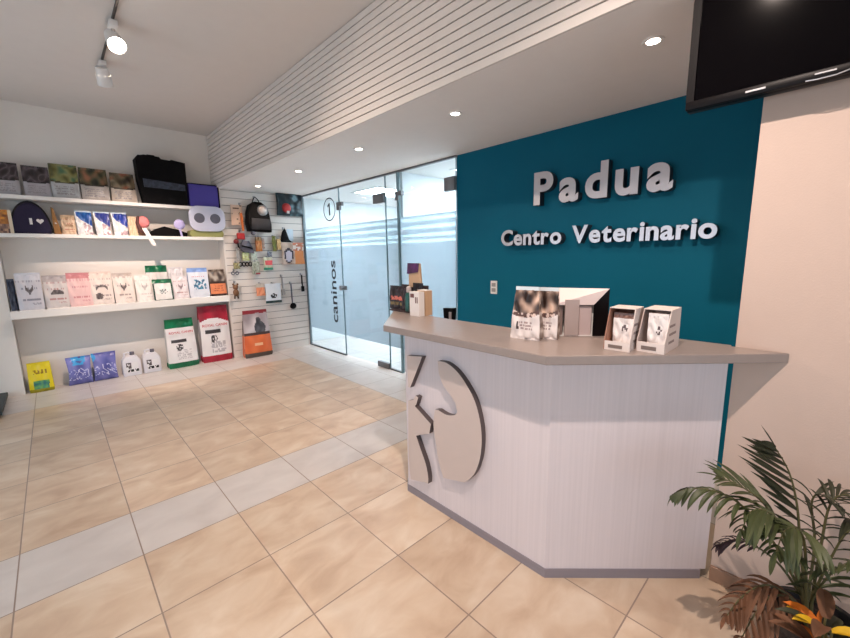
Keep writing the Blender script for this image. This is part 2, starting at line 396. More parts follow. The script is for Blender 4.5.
# ------------------------------------------------------------------ teal wall: raised letters
def letters(s, cap, z0, ystart, yend, depth, off, word):
    info = []
    ref = text_mesh('P', 1., .001, off); h = max(v.co.y for v in ref.vertices)-min(v.co.y for v in ref.vertices); k = cap/h
    for ch in s:
        if ch == ' ': info.append(None); continue
        me = text_mesh(ch, 1., .5*depth/k, off); xs = [v.co.x for v in me.vertices]; info.append((me, min(xs), max(xs)))
    tot = sum((i[2]-i[1])*k if i else cap*.5 for i in info)
    gap = ((ystart-yend)-tot)/(len(s)-1)
    y = ystart
    seen = {}
    for ch, i in zip(s, info):
        if i is None: y -= cap*.5+gap; continue
        me, a, b = i
        seen[ch] = seen.get(ch, 0)+1
        for v in me.vertices:
            v.co = Vector((-v.co.z, -(v.co.x-a)*k, v.co.y*k))
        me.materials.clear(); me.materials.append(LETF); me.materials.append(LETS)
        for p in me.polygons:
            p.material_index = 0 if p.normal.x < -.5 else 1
        o = bpy.data.objects.new('sign_letter', me); col.objects.link(o); o.location = (XT-.012-depth/2, y, z0)
        yield o, ch, seen[ch]
        st = MB(); st.cyl((XT-.014, y-(b-a)*k*.12, z0+cap*.12), (XT, y-(b-a)*k*.12, z0+cap*.12), .004, n=8)
        st.build('standoff_pin', STEEL, o)
        y -= (b-a)*k+gap
ordn = ['first', 'second', 'third']
big = {'P': 'big metal capital letter P that starts the top word Padua', 'd': 'big metal letter d in the middle of Padua', 'u': 'big metal letter u between d and a in Padua'}
for o, ch, n in letters('Padua', .26, 1.862, 1.795, .782, .03, .034, 'Padua'):
    lab = big.get(ch) or ('big metal letter a right after the P of Padua' if n == 1 else 'big metal letter a at the right end of Padua')
    tag(o, lab, 'sign letter', 'letters of the top word on the teal wall')
cv = {('C',1):'small metal capital C that starts the word Centro', ('e',1):'small metal e right after the C of Centro', ('n',1):'small metal n in the middle of Centro',
      ('t',1):'small metal t in Centro', ('r',1):'small metal r in Centro before its final o', ('o',1):'small metal o at the end of Centro',
      ('V',1):'small metal capital V that starts the word Veterinario', ('e',2):'small metal e right after the V of Veterinario', ('t',2):'small metal t in Veterinario',
      ('e',3):'small metal e after the t of Veterinario', ('r',2):'small metal r in Veterinario before its first i', ('i',1):'small metal i before the n of Veterinario',
      ('n',2):'small metal n in the middle of Veterinario', ('a',1):'small metal a in Veterinario', ('r',3):'small metal r after the a of Veterinario',
      ('i',2):'small metal i before the final o of Veterinario', ('o',2):'small metal o at the right end of Veterinario'}
for o, ch, n in letters('Centro Veterinario', .135, 1.534, 2.110, .520, .02, .03, 'Centro Veterinario'):
    tag(o, cv[(ch, n)], 'sign letter', 'letters of the lower line on the teal wall')
t = thing('wall_switch', (XT, 2.24, 1.14), 'small white double socket plate on the teal wall below the sign', 'wall switch')
box(XT-.008, XT, 2.20, 2.275, 1.08, 1.205, bev=.003).build('plate', WHITEP, t)
for zz in (1.10, 1.15): box(XT-.012, XT-.008, 2.215, 2.26, zz, zz+.035, bev=.001).build('rocker', GREYP, t)

# ------------------------------------------------------------------ television
tv = thing('television', (1.93, .05, 2.2), 'black flat screen television on the white wall at top right', 'television')
TY0, TY1, TZ0, TZ1 = -.39, .468, 1.990, 2.428
box(1.878, 1.925, TY0, TY1, TZ0, TZ1, bev=.006).build('case', BLACKP, tv, smooth=True)
b = MB(); fr = .026
b.box(1.865, 1.879, TY0, TY1, TZ1-fr*.8, TZ1, bev=.003); b.box(1.865, 1.879, TY0, TY0+fr, TZ0+.03, TZ1-fr*.8); b.box(1.865, 1.879, TY1-fr, TY1, TZ0+.03, TZ1-fr*.8)
b.box(1.862, 1.879, TY0, TY1, TZ0, TZ0+.032, bev=.006)
b.build('bezel', BLACKP, tv, smooth=True)
box(1.872, 1.878, TY0+fr, TY1-fr, TZ0+.032, TZ1-fr*.8).build('screen', BLACKG, tv)
box(1.860, 1.862, .23, .285, TZ0+.012, TZ0+.019, bev=.0008).build('maker_badge', SILVER, tv)
b = MB(); b.tube([(1.8615, .13, TZ0+.004), (1.859, .10, TZ0+.001), (1.859, .06, TZ0+.002), (1.8615, .03, TZ0+.009)], .002, 6); b.build('chin_curve', SILVER, tv)
box(1.860, 1.862, .06, .11, TZ0+.016, TZ0+.021, bev=.0008).build('standby_light_bar', SILVER, tv)
MB().box(1.925, XW, -.10, .10, 2.10, 2.30).build('wall_bracket', BLACKP, tv)

# ------------------------------------------------------------------ reception counter
CZ = 1.065; CB = 1.028
rc = thing('reception_counter', (1.6, .9, 0), 'white reception counter with grey top and raised round animal logo', 'reception counter')
top = [(1.33, 1.745), (1.325, .725), (1.968, .084), (1.968, .262), (2.0, .262), (2.0, .46), (1.73, 1.12), (1.73, 1.6), (1.80, 2.22)]
MB().prism(top, CB, CZ, bev=.003).build('countertop', CTOP, rc)
MB().prism([(1.45, 1.70), (1.45, .765), (1.468, .772), (1.468, 1.693)], .045, CB).build('front_panel', CPAN, rc)
MB().prism([(1.45, .765), (1.955, .26), (1.965, .278), (1.468, .775)], .045, CB).build('corner_panel', CPAN, rc)
MB().prism([(1.95, .31), (1.965, .295), (2.04, .37), (2.025, .385)], 0, .60).build('carcass_side', CPAN, rc)
MB().prism([(1.45, 1.70), (1.79, 2.04), (1.80, 2.02), (1.468, 1.688)], .045, CB).build('end_panel', CPAN, rc)
MB().prism([(1.446, 1.704), (1.446, .763), (1.935, .274), (1.96, .29), (1.475, .775), (1.475, 1.69), (1.79, 2.0), (1.78, 2.04)], 0, .045).build('plinth', CBASE, rc)
MB().prism([(1.475, .86), (2.05, .86), (2.05, 1.93), (1.72, 1.93), (1.48, 1.69)], .72, .75).build('inner_desk', CTOP, rc)
for yy in (1.64, .88): box(1.48, 1.99, yy-.01, yy+.01, 0, .72).build('inner_support', CPAN, rc)
lx0, lx1 = 1.418, 1.45
def relief(poly, sub=0):
    # smooth the curved runs with Catmull-Rom
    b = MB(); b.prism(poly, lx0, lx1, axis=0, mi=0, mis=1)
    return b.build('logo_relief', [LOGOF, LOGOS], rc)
def cr(pts, n=6):
    out = []
    for i in range(len(pts)-1):
        p0 = pts[max(i-1, 0)]; p1 = pts[i]; p2 = pts[i+1]; p3 = pts[min(i+2, len(pts)-1)]
        for k in range(n):
            t_ = k/n; out.append(tuple(.5*((2*p1[j])+(-p0[j]+p2[j])*t_+(2*p0[j]-5*p1[j]+4*p2[j]-p3[j])*t_**2+(-p0[j]+3*p1[j]-3*p2[j]+p3[j])*t_**3) for j in (0, 1)))
    return out+[pts[-1]]
SC = .985
relief([(1.648, .885), (1.520, .902), (1.535, .872), (1.625, .700), (1.642, .698)])
relief([(1.645, .615), (1.60, .632), (1.580, .662), (1.558, .658)] + [(1.575, .612), (1.588, .598), (1.458, .528), (1.472, .468), (1.583, .418)] + cr([(1.583, .418), (1.545, .345), (1.505, .27), (1.487, .20), (1.488, .155)], 5)[1:] + [(1.52, .150), (1.57, .135), (1.64, .118), (1.655, .26)])
outer = cr([(1.40, .900), (1.335, .902), (1.265, .872), (1.20, .815), (1.145, .74), (1.112, .64), (1.104, .54), (1.118, .44), (1.155, .35), (1.215, .283)], 5)
inner = [(1.30, .262), (1.365, .245)] + cr([(1.365, .245), (1.40, .33), (1.422, .43), (1.438, .53), (1.425, .622)], 4)[1:] + cr([(1.40, .628), (1.34, .618), (1.285, .632), (1.262, .655)], 4)[0:] + cr([(1.275, .70), (1.312, .738), (1.36, .775), (1.392, .835)], 4)
relief(outer + inner)

# ------------------------------------------------------------------ ceiling lights of the soffit and the track
for i, (yy, nm) in enumerate(((.70, 'round downlight in the lower ceiling nearest the television'), (1.945, 'round downlight above the left end of the counter, second from the television'),
                              (3.13, 'round downlight in the lower ceiling in front of the two glass doors'), (4.34, 'round downlight in front of the panel marked caninos'), (5.55, 'farthest round downlight close to the slatted wall'), (-.6, 'round downlight out over the space beside the camera'))):
    t = thing('downlight', (2.175, yy, ZS), nm, 'downlight', 'downlights in the lower ceiling')
    r = MB(); n = 28
    r.lathe((2.175, yy, ZS), [(.030, -.001), (.030, -.004), (.046, -.006), (.048, 0)], n=n, cap=False); r.build('trim_ring', WHITEP, t, smooth=True)
    MB().cyl((2.175, yy, ZS-.0035), (2.175, yy, ZS-.0002), .0295, n=24).build('lens', LAMP, t)
    L_ = bpy.data.lights.new('downlight_beam', 'SPOT'); L_.energy = 24; L_.color = lin((255, 226, 200)); L_.spot_size = math.radians(120); L_.spot_blend = .8; L_.shadow_soft_size = .03
    lo = bpy.data.objects.new('downlight_beam', L_); lo.location = (2.175, yy, ZS-.01); col.objects.link(lo)
struct_tr = box(.524, .536, -1.6, 4.62, ZC-.022, ZC); tk = struct_tr.build('light_track', mat('track_dark', (60, 54, 52), .5)); tag(tk, 'thin dark track running along the high ceiling', 'light track')
def spot(yb, aim, on, label, energy, rgb, size=60, xo=0):
    base = Vector((.53, yb, ZC-.022))
    t = thing('track_spotlight', base, label, 'spotlight', 'spotlights on the ceiling track')
    MB().box(.505, .555, yb-.07, yb+.07, ZC-.06, ZC-.0225, bev=.004).build('adapter', WHITEP, t, smooth=True)
    piv = Vector((.53+xo, yb, ZC-.135)); d = (Vector(aim)-piv).normalized()
    b = MB(); b.cyl((.53, yb, ZC-.06), (.53, yb, ZC-.09), .012); b.tube([(.53, yb, ZC-.09), tuple(piv-d*.05)], .009, 8); b.build('stem', GREYP, t, smooth=True)
    b = MB(); b.cyl(piv-d*.075, piv-d*.02, .044, .05, n=28); b.cyl(piv-d*.02, piv+d*.065, .052, .056, n=28, cap=False); b.cyl(piv-d*.02, piv-d*.018, .050, .050, n=28)
    b.build('lamp_head', WHITEP, t, smooth=True)
    MB().cyl(piv+d*.045, piv+d*.052, .05, n=28).build('lens', LAMP if on else GREYP, t)
    if on:
        L_ = bpy.data.lights.new('spot_beam', 'SPOT'); L_.energy = energy; L_.color = lin(rgb); L_.spot_size = math.radians(size); L_.spot_blend = .9; L_.shadow_soft_size = .022
        lo = bpy.data.objects.new('spot_beam', L_); p = piv+d*.075; lo.location = p; lo.rotation_euler = d.to_track_quat('-Z', 'Y').to_euler(); col.objects.link(lo)
spot(.38, (1.55, .62, .9), True, 'white spotlight on the track above the camera, aimed at the counter', 150, (255, 234, 220), 106)
spot(3.75, (.75, 2.2, 1.4), True, 'lit white spotlight at the top of the picture, its lens glowing', 90, (255, 228, 206), 130)
spot(4.52, (1.0, 6.2, .55), True, 'white spotlight at the far end of the ceiling track, turned towards the shelves', 200, (255, 228, 210), 70)

# ------------------------------------------------------------------ wall shelves
def shelf(z1, th, y0, x0, x1, label):
    o = box(x0, x1, y0, YB-.001, z1-th, z1, bev=.003).build('wall_shelf', SHELF); return tag(o, label, 'shelf', 'shelves on the back wall')
shelf(2.150, .040, 5.95, -.372, 1.800, 'top white shelf carrying five food bags and a black box')
shelf(1.755, .040, 5.95, -.372, 1.800, 'middle white shelf carrying the cap, blue pouches and bowl')
shelf(.940, .085, 5.95, -.372, 1.800, 'thick low white shelf carrying the long row of pale food bags')
S1, S2, S3 = 2.150, 1.755, .940

# ------------------------------------------------------------------ printed bags
def nz(x, y, s=0): return noise.noise(Vector((x, y, s)))
def mixc(a, b, t): t = max(0, min(1, t)); return tuple(a[i]*(1-t)+b[i]*t for i in range(3))
def dash(u, v, u0, u1, v0, v1, rows, seed=0):
    if not (u0 < u < u1 and v0 < v < v1): return False
    r = (v-v0)/(v1-v0)*rows; k = int(r)
    return r-k > .45 and nz(u*24, k*3.3+seed, 4) > -.12
def colour_mesh(o, fn):
    me = o.data; a = me.color_attributes.new('Print', 'FLOAT_COLOR', 'CORNER')
    buf = [0.]*(len(me.loops)*4)
    for p in me.polygons:
        c = fn(p.center, p.normal); c = lin(c)
        for li in p.loop_indices: buf[li*4:li*4+4] = (*c, 1.)
    a.data.foreach_set('color', buf)
def bag(name, w, h, d, paint, loc, rz, label, cat, group=None, topw=1., topd=.06, botw=1., pinch=1.6, side=None, wrinkle=.004, seed=1, seal=True, m=None, nxf=26, nz_=34, lean=0., pillow=False, tilt=0.):
    b = bmesh.new(); rings = []; hh = h*(.94 if seal else 1)
    for j in range(nz_+1):
        t = j/nz_
        if pillow: D = d*max(.05, (math.sin(PI*min(1, max(0, t*.98+.01))))**.55); W = w*(1-.10*math.sin(PI*t))
        else:
            D = d*((1-t**pinch)*(1-topd)+topd)*(1 if t > .04 else .93); W = w*(botw+(topw-botw)*t)*(1 if t > .03 else .97)
        zz = hh*t; off = lean*t
        ring = []
        def P(x, s):
            yy = s*(D/2)*(1-.22*abs(x)**4)
            wr = wrinkle*nz(x*2.5+seed, t*4, s)*(1 if .02 < t < .98 else 0)
            ring.append(b.verts.new((x*W/2, yy+wr*3+off, zz+(wrinkle*nz(x*3, seed, 9) if t > .97 else 0))))
        for i in range(nxf+1): P(-1+2*i/nxf, -1)
        for s in (-.4, .4):
            ring.append(b.verts.new(((1-.05*(1-abs(s)))*W/2, s*D*.8+off, zz)))
        for i in range(0, 9): P(1-2*i/8, 1)
        for s in (.4, -.4):
            ring.append(b.verts.new((-(1-.05*(1-abs(s)))*W/2, s*D*.8+off, zz)))
        rings.append(ring)
    n = len(rings[0])
    for A, B in zip(rings, rings[1:]):
        for k in range(n): b.faces.new([A[k], A[(k+1) % n], B[(k+1) % n], B[k]])
    b.faces.new(rings[0][::-1]); b.faces.new(rings[-1])
    me = bpy.data.meshes.new(name); bmesh.ops.recalc_face_normals(b, faces=b.faces); b.to_mesh(me); b.free()
    for p in me.polygons: p.use_smooth = True
    try: me.set_sharp_from_angle(angle=math.radians(50))
    except Exception: pass
    me.materials.append(m or PRINT)
    o = bpy.data.objects.new(name, me); o.location = loc; o.rotation_euler = (tilt, 0, rz); col.objects.link(o)
    side = side or paint
    def fn(c, nn):
        u = c.x/w+.5; v = c.z/h
        if abs(nn.x) > .75: return side(-.05 if nn.x < 0 else 1.05, v)
        return paint(u, v)
    colour_mesh(o, fn)
    tag(o, label, cat, group)
    if seal:
        s = MB(); tw = w*topw; s.box(-tw/2, tw/2, -.002+lean, .002+lean, hh-.002, h)
        so = s.build('top_seal', m or PRINT, o, local=True)
        # split the seal into cells so that it carries the print
        bm2 = bmesh.new(); bm2.from_mesh(so.data); bmesh.ops.subdivide_edges(bm2, edges=[e for e in bm2.edges if abs(e.verts[0].co.x-e.verts[1].co.x) > .01], cuts=9); bm2.to_mesh(so.data); bm2.free()
        colour_mesh(so, lambda c, nn: paint(c.x/w+.5, .985))
    return o

def p_photo(cols, low, edge, split=.48, seed=0, txt=(146, 140, 142), amp=.05, dip=True):
    def f(u, v):
        wv = split - (amp*(1-((u-.5)*2)**2) if dip else -amp*(1-((u-.5)*2)**2))
        if v > wv+.05:
            t = nz(u*3.2+seed*3, v*4.2+seed)*1.2+.5
            k = t*(len(cols)-1); i = max(0, min(len(cols)-2, int(k)))
            return mixc(cols[i], cols[i+1], k-i)
        if v > wv: return edge
        if dash(u, v, .12, .8, .08, wv-.08, 6, seed): return txt
        return low
    return f
def p_pale(base, topc, ink, seed=0, emblem=(60, 52, 54), kind='dome', topv=.8, foot=None):
    def f(u, v):
        c = base
        if v > topv: c = topc
        elif v > topv-.06 and nz(u*20, seed) > 0: c = mixc(base, ink, .35)
        e = 0
        if kind == 'dome': e = (((u-.55)/.27)**2+((v-.44)/.12)**2 < 1 and v > .42)
        elif kind == 'vee': e = (abs(u-.5) < .16 and abs((v-.47)-abs(u-.5)*.9) < .06)
        elif kind == 'cat': e = (((u-.35)/.17)**2+((v-.26)/.10)**2 < 1) or (((u-.5)/.28)**2+((v-.5)/.1)**2 < 1 and ((u-.5)/.22)**2+((v-.46)/.07)**2 > 1)
        if e: return mixc(emblem, base, .25+.25*nz(u*12, v*12, seed))
        if .2 < u < .9 and .24 < v < .31 and nz(u*16, seed+2) > -.2: return mixc(base, ink, .6)
        if dash(u, v, .55, .88, .08, .2, 3, seed): return mixc(base, ink, .4)
        if foot and v < .07: return foot
        if .55 < v < .62 and .15 < u < .85 and nz(u*26, seed+5) > .0: return mixc(base, ink, .5)
        return c
    return f
def p_rc(band, top=.78, bot=.1, seed=0, swoop=.05, box=(60, 56, 60), dogs=True, ink=(190, 70, 80)):
    def f(u, v):
        if v > top+swoop*math.sin(u*PI*1.1) or v < bot: return mixc(band, tuple(x*.75 for x in band), .5+.7*nz(u*4, v*4, seed))
        if .63 < v < .68 and .12 < u < .92 and nz(u*30, seed) > .02 and False: return ink
        if .52 < v < .58 and .16 < u < .66 and dogs: return box
        if dogs and ((u-.42)/.12)**2+((v-.42)/.07)**2 < 1 and nz(u*18, v*18, seed) > -.15: return (70, 66, 70)
        if dogs and (abs(u-.3) < .06 or abs(u-.55) < .05) and .52 < v < .57: return (24, 22, 26)
        if dash(u, v, .3, .8, .16, .36, 6, seed): return (185, 180, 184)
        return (232, 228, 228)
    return f
# top shelf
brown_row = 'food bags on the top shelf'
BX = lambda x0, x1: ((x0+x1)/2)
dk = [(22, 16, 18), (46, 36, 40), (96, 84, 90), (40, 30, 34)]
gr = [(56, 58, 26), (112, 108, 56), (130, 128, 80), (60, 100, 74)]
mx = [(26, 28, 18), (54, 60, 38), (96, 76, 50), (150, 100, 74)]
br = [(40, 30, 20), (80, 66, 44), (116, 102, 78), (140, 84, 58)]
bag('food_bag', .185, .335, .12, p_photo(dk, (168, 164, 168), (30, 20, 24), seed=1), (-.222, 6.08, S1), 0, 'dark food bag at the far left end of the top shelf', 'food bag', brown_row, topw=1., side=lambda u, v: (60, 50, 54))
bag('food_bag', .21, .325, .12, p_photo(dk, (166, 160, 166), (30, 20, 24), seed=2.4), (.002, 6.08, S1), 0, 'dark food bag beside the green-topped bag on the top shelf', 'food bag', brown_row, side=lambda u, v: (40, 30, 34))
bag('food_bag', .235, .375, .13, p_photo(gr, (176, 176, 178), (62, 54, 30), seed=3.1), (.230, 6.08, S1), 0, 'food bag with olive green top on the top shelf', 'food bag', brown_row, side=lambda u, v: (70, 110, 80))
bag('food_bag', .25, .365, .13, p_photo(mx, (182, 172, 166), (40, 26, 18), seed=4.6), (.484, 6.08, S1), 0, 'food bag with dark green and orange top, right of the olive bag', 'food bag', brown_row, side=lambda u, v: (50, 36, 26))
bag('food_bag', .25, .345, .13, p_photo(br, (184, 170, 158), (44, 30, 20), seed=5.3), (.752, 6.08, S1), 0, 'brown-topped food bag beside the black box on the top shelf', 'food bag', brown_row, topw=.93, side=lambda u, v: (90, 70, 50))
# black carrier box
t = thing('pet_carrier', (1.14, 6.08, S1), 'large black folded pet carrier with pale band on the top shelf', 'pet carrier', rz=0)
b = MB()
b.prism([(.945, S1+.0), (1.41, S1+.0), (1.425, S1+.30), (1.43, S1+.545), (1.275, S1+.565), (1.26, S1+.545), (1.165, S1+.55), (1.15, S1+.58), (.985, S1+.585), (.965, S1+.57), (.93, S1+.575), (.90, S1+.54), (.905, S1+.30)], 5.99, 6.20, axis=1, bev=.006)
b.build('body', BLACKF, t)
b = MB(); b.prism([(.955, S1+.20), (1.40, S1+.19), (1.40, S1+.27), (.95, S1+.30)], 5.985, 5.989, axis=1); b.build('label_band', mat('faded_band', (44, 50, 66), .5, var=.6, scale=30), t)
b = MB(); b.tube([(1.02, 6.08, S1+.575), (1.04, 6.08, S1+.60), (1.11, 6.08, S1+.60), (1.13, 6.08, S1+.57)], .01); b.build('handle', BLACKP, t)
t = thing('storage_box', (1.60, 6.1, S1), 'purple fabric box with black edges at the right end of the top shelf', 'box')
box(1.44, 1.80, 6.0, 6.22, S1, S1+.30, bev=.008).build('body', BLUEP, t)
b = MB(); b.box(1.434, 1.807, 5.995, 6.225, S1+.292, S1+.305, bev=.002); b.box(1.793, 1.807, 5.993, 6.0, S1, S1+.3); b.build('binding', BLACKF, t)

# middle shelf
t = thing('picture_card', (-.29, 6.0, S2), 'small orange picture card in a pale frame at the left of the middle shelf', 'picture card')
b = box(-.365, -.232, 6.005, 6.012, S2, S2+.24); g = b.build('card', PRINTM, t)
bm2 = bmesh.new(); bm2.from_mesh(g.data); bmesh.ops.subdivide_edges(bm2, edges=bm2.edges, cuts=9, use_grid_fill=True); bm2.to_mesh(g.data); bm2.free()
colour_mesh(g, lambda c, n_: (222, 205, 180) if c.x > .03 else (mixc((212, 140, 50), (120, 70, 40), .5+nz(c.x*30, c.z*30)) if c.z > .1 else mixc((60, 40, 50), (190, 150, 120), .5+nz(c.x*40, c.z*40))))
b = MB(); b.box(-.355, -.29, 6.012, 6.1, S2, S2+.01); b.box(-.34, -.33, 6.012, 6.1, S2+.01, S2+.15); b.build('stand', CARDW, t)
t = thing('pet_bed', (-.1, 6.08, S2), 'dark round pet cushion printed I heart, lying upright on the middle shelf', 'pet bed')
b = MB(); n = 26
def arch(r, zc, w): return [(-.095+w*math.cos(a), S2+max(0, r*math.sin(a)+zc)) for a in [PI*i/24 for i in range(25)]]
b.prism(arch(.33, 0, .150)[::1], 6.02, 6.16, axis=1, bev=.02); b.build('cushion', NAVY, t, smooth=True)
b = MB(); b.tube([(-.095+.150*math.cos(a), 6.06, S2+.018+.315*math.sin(a)) for a in [PI*i/20 for i in range(21)]], .017, 10); b.build('rim', mat('rim_black', (18, 10, 16), .7), t, smooth=True)
text_obj('lettering', 'I', .065, (-.105, 6.0165, S2+.10), (1, 0, 0), (0, 0, 1), CARDW, t, width=.022)
hp = [(.016*16*math.sin(a)**3/16*1.9, .0019*(13*math.cos(a)-5*math.cos(2*a)-2*math.cos(3*a)-math.cos(4*a))) for a in [2*PI*i/32 for i in range(32)]]
MB().prism([(-.022+x*.95, S2+.137+z_) for x, z_ in hp], 6.015, 6.0185, axis=1).build('heart', CARDW, t)
t = thing('folded_bandana', (.06, 6.08, S2), 'tan fabric bundle between the dark cushion and the beige pack', 'fabric bundle')
b = MB(); b.prism([(.075, S2), (.14, S2), (.115, S2+.16), (.10, S2+.28), (.078, S2+.30)], 6.03, 6.12, axis=1, bev=.01); b.build('fabric', TANF, t)
b = MB(); b.ball((.10, 6.026, S2+.12), .009); b.build('button', CARDW, t)
bag('treat_pack', .12, .22, .06, p_pale((214, 186, 158), (200, 170, 140), (150, 60, 40), 3, kind='dome', emblem=(150, 110, 80)), (.205, 6.08, S2), 0, 'beige treat pack with brown print, left of the blue pouches', 'treat pack', side=lambda u, v: (190, 150, 120))
def p_blue(top, seed):
    def f(u, v):
        if v > .97: return (190, 205, 215)
        if v > .55+.42*(.5-u) + (0 if u > .3 else .3*(.3-u)) and u > .08: return mixc(top, (14, 40, 110), .4+.5*nz(u*5, v*5, seed))
        if v < .5 and u > .45 and nz(u*6, v*8, seed) > .05: return (176, 150, 156)
        if nz(u*5+seed, v*5) > .28: return (240, 238, 238)
        return (216, 214, 214)
    return f
for i, (x, tc_, lb) in enumerate(((.342, (0, 100, 180), 'white pouch with bright blue corner, left of the three blue pouches'), (.507, (52, 62, 150), 'white pouch with indigo corner, middle of the three blue pouches'), (.672, (30, 60, 160), 'white pouch with royal blue corner, right of the three blue pouches'))):
    bag('pet_food_pouch', .15, .275, .07, p_blue(tc_, i*2.3), (x, 6.06, S2), .0, lb, 'pouch', 'blue and white pouches on the middle shelf', botw=.86, side=lambda u, v: (205, 205, 208), m=PRINT)
bag('treat_pack', .085, .235, .05, p_pale((226, 196, 166), (226, 196, 166), (200, 170, 140), 5, kind='none'), (.80, 6.08, S2), 0, 'plain cream pack between the blue pouches and the pink toy', 'treat pack')
t = thing('plush_toy', (.90, 6.05, S2), 'pink and brown soft toy on the middle shelf with a hanging price tag', 'toy')
b = MB(); b.ball((.905, 6.05, S2+.17), .062, 16, sc=(1.1, .6, 1.2)); b.build('head', PINKP, t, smooth=True)
b = MB(); b.ball((.90, 6.06, S2+.052), .052, 14, sc=(1, .7, 1)); b.build('body', BRNP, t, smooth=True)
b = MB(); b.tube([(.855, 6.03, S2+.24), (.84, 6.02, S2+.16), (.86, 6.01, S2+.07), (.93, 6.0, S2+.022)], [.014, .02, .022, .018], 10); b.build('strap', mat('brown_strap', (84, 44, 38), .6), t, smooth=True)
b = MB(); b.prism([(.868, 1.845), (.915, 1.852), (1.0, 1.645), (.955, 1.63)], 5.938, 5.941, axis=1); b.build('price_tag', CARDW, t)
t = thing('sleeping_mat', (1.14, 6.08, S2), 'black folded mat with curved top lying on the middle shelf', 'mat')
MB().prism([(.95, S2), (1.37, S2), (1.37, S2+.05), (1.28, S2+.085), (1.12, S2+.125), (1.02, S2+.09), (.95, S2+.03)], 6.0, 6.2, axis=1, bev=.01).build('fabric', BLACKF, t, smooth=True)
t = thing('scoop', (1.27, 6.0, S2), 'small lilac plastic scoop leaning on the black mat', 'scoop')
b = MB(); b.ball((1.285, 5.985, S2+.155), .065, 14, sc=(1, .35, 1)); b.build('cup', LILAC, t, smooth=True)
b = MB(); b.tube([(1.285, 5.985, S2+.1), (1.30, 5.98, S2+.0)], .012); b.build('handle', LILAC, t)
t = thing('feeder_bowl', (1.60, 6.0, S2), 'pale double feeder bowl tray with two dark cups, shown upright on the shelf end', 'pet bowl')
def rr(w, h, r, cx, cz, n=8):
    out = []
    for sx, sz, a0 in ((1, 1, 0), (-1, 1, PI/2), (-1, -1, PI), (1, -1, 1.5*PI)):
        for i in range(n+1): a = a0+PI/2*i/n; out.append((cx+sx*(w/2-r)+r*math.cos(a), cz+sz*(h/2-r)+r*math.sin(a)))
    return out
MB().prism(rr(.44, .33, .11, 1.615, S2+.24), 5.93, 5.965, axis=1, bev=.012).build('tray', MIST, t, smooth=True)
for cx_ in (1.515, 1.71):
    b = MB(); b.cyl((cx_, 5.925, S2+.245), (cx_, 5.932, S2+.245), .062, .066, n=26); b.build('cup', GREYC, t, smooth=True)
MB().prism(rr(.41, .09, .03, 1.60, S2+.045), 5.955, 6.15, axis=1, bev=.008).build('base', OLIVE, t)

# long shelf of pale bags
pale_row = 'pale food bags on the thick low shelf'
W1 = (214, 208, 210)
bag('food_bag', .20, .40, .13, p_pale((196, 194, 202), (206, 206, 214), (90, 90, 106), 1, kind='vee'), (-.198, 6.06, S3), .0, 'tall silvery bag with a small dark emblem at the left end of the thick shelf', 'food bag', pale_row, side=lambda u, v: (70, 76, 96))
b = bag('food_bag', .055, .34, .13, p_pale((58, 66, 86), (58, 66, 86), (30, 30, 40), 2, kind='none'), (-.335, 6.10, S3), .0, 'narrow dark slate bag squeezed at the left end of the thick shelf', 'food bag', pale_row, side=lambda u, v: (40, 46, 66))
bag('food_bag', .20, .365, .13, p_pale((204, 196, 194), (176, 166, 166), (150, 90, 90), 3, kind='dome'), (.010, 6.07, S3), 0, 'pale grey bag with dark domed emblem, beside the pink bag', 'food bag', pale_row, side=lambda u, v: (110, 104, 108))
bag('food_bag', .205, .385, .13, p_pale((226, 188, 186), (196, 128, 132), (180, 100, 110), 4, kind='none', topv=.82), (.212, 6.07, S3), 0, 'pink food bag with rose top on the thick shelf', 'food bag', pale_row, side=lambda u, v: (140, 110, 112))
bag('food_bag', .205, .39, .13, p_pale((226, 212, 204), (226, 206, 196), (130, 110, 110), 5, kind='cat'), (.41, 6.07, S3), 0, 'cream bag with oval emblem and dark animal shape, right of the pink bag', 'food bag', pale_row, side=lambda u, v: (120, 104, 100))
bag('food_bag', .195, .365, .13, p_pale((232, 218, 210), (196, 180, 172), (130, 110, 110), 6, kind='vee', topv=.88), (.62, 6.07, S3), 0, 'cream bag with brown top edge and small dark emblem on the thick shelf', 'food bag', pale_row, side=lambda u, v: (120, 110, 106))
bag('food_bag', .185, .34, .12, p_pale((238, 228, 222), (238, 228, 222), (190, 180, 176), 7, kind='vee', emblem=(170, 160, 156)), (.83, 6.07, S3), 0, 'nearly blank white bag just left of the green-topped bags', 'food bag', pale_row, side=lambda u, v: (200, 190, 186))
def p_green(u, v):
    if v > .80: return mixc((0, 112, 72), (0, 80, 50), .5+nz(u*5, v*5))
    if v < .04: return (30, 60, 48)
    if ((u-.5)/.22)**2+((v-.42)/.12)**2 < 1 and nz(u*14, v*14) > .0: return (110, 120, 116)
    return (226, 222, 218)
bag('food_bag', .215, .27, .11, lambda u, v: p_green(u, v) if .08 < u < .92 or v > .8 else (24, 60, 48), (1.02, 6.035, S3), 0, 'small white bag with green top and dark green edges on the thick shelf', 'food bag', pale_row, side=lambda u, v: (20, 52, 42), seal=True)
bag('food_bag', .235, .445, .08, p_green, (1.0, 6.19, S3), 0, 'taller white bag with green top standing behind the small green one', 'food bag', pale_row, side=lambda u, v: (200, 200, 196))
bag('food_bag', .18, .30, .10, p_pale((226, 216, 218), (230, 222, 224), (160, 110, 110), 8, kind='vee', emblem=(120, 96, 100)), (1.225, 6.05, S3), 0, 'small white bag between the green bag and the light blue bag', 'food bag', pale_row, side=lambda u, v: (210, 204, 206))
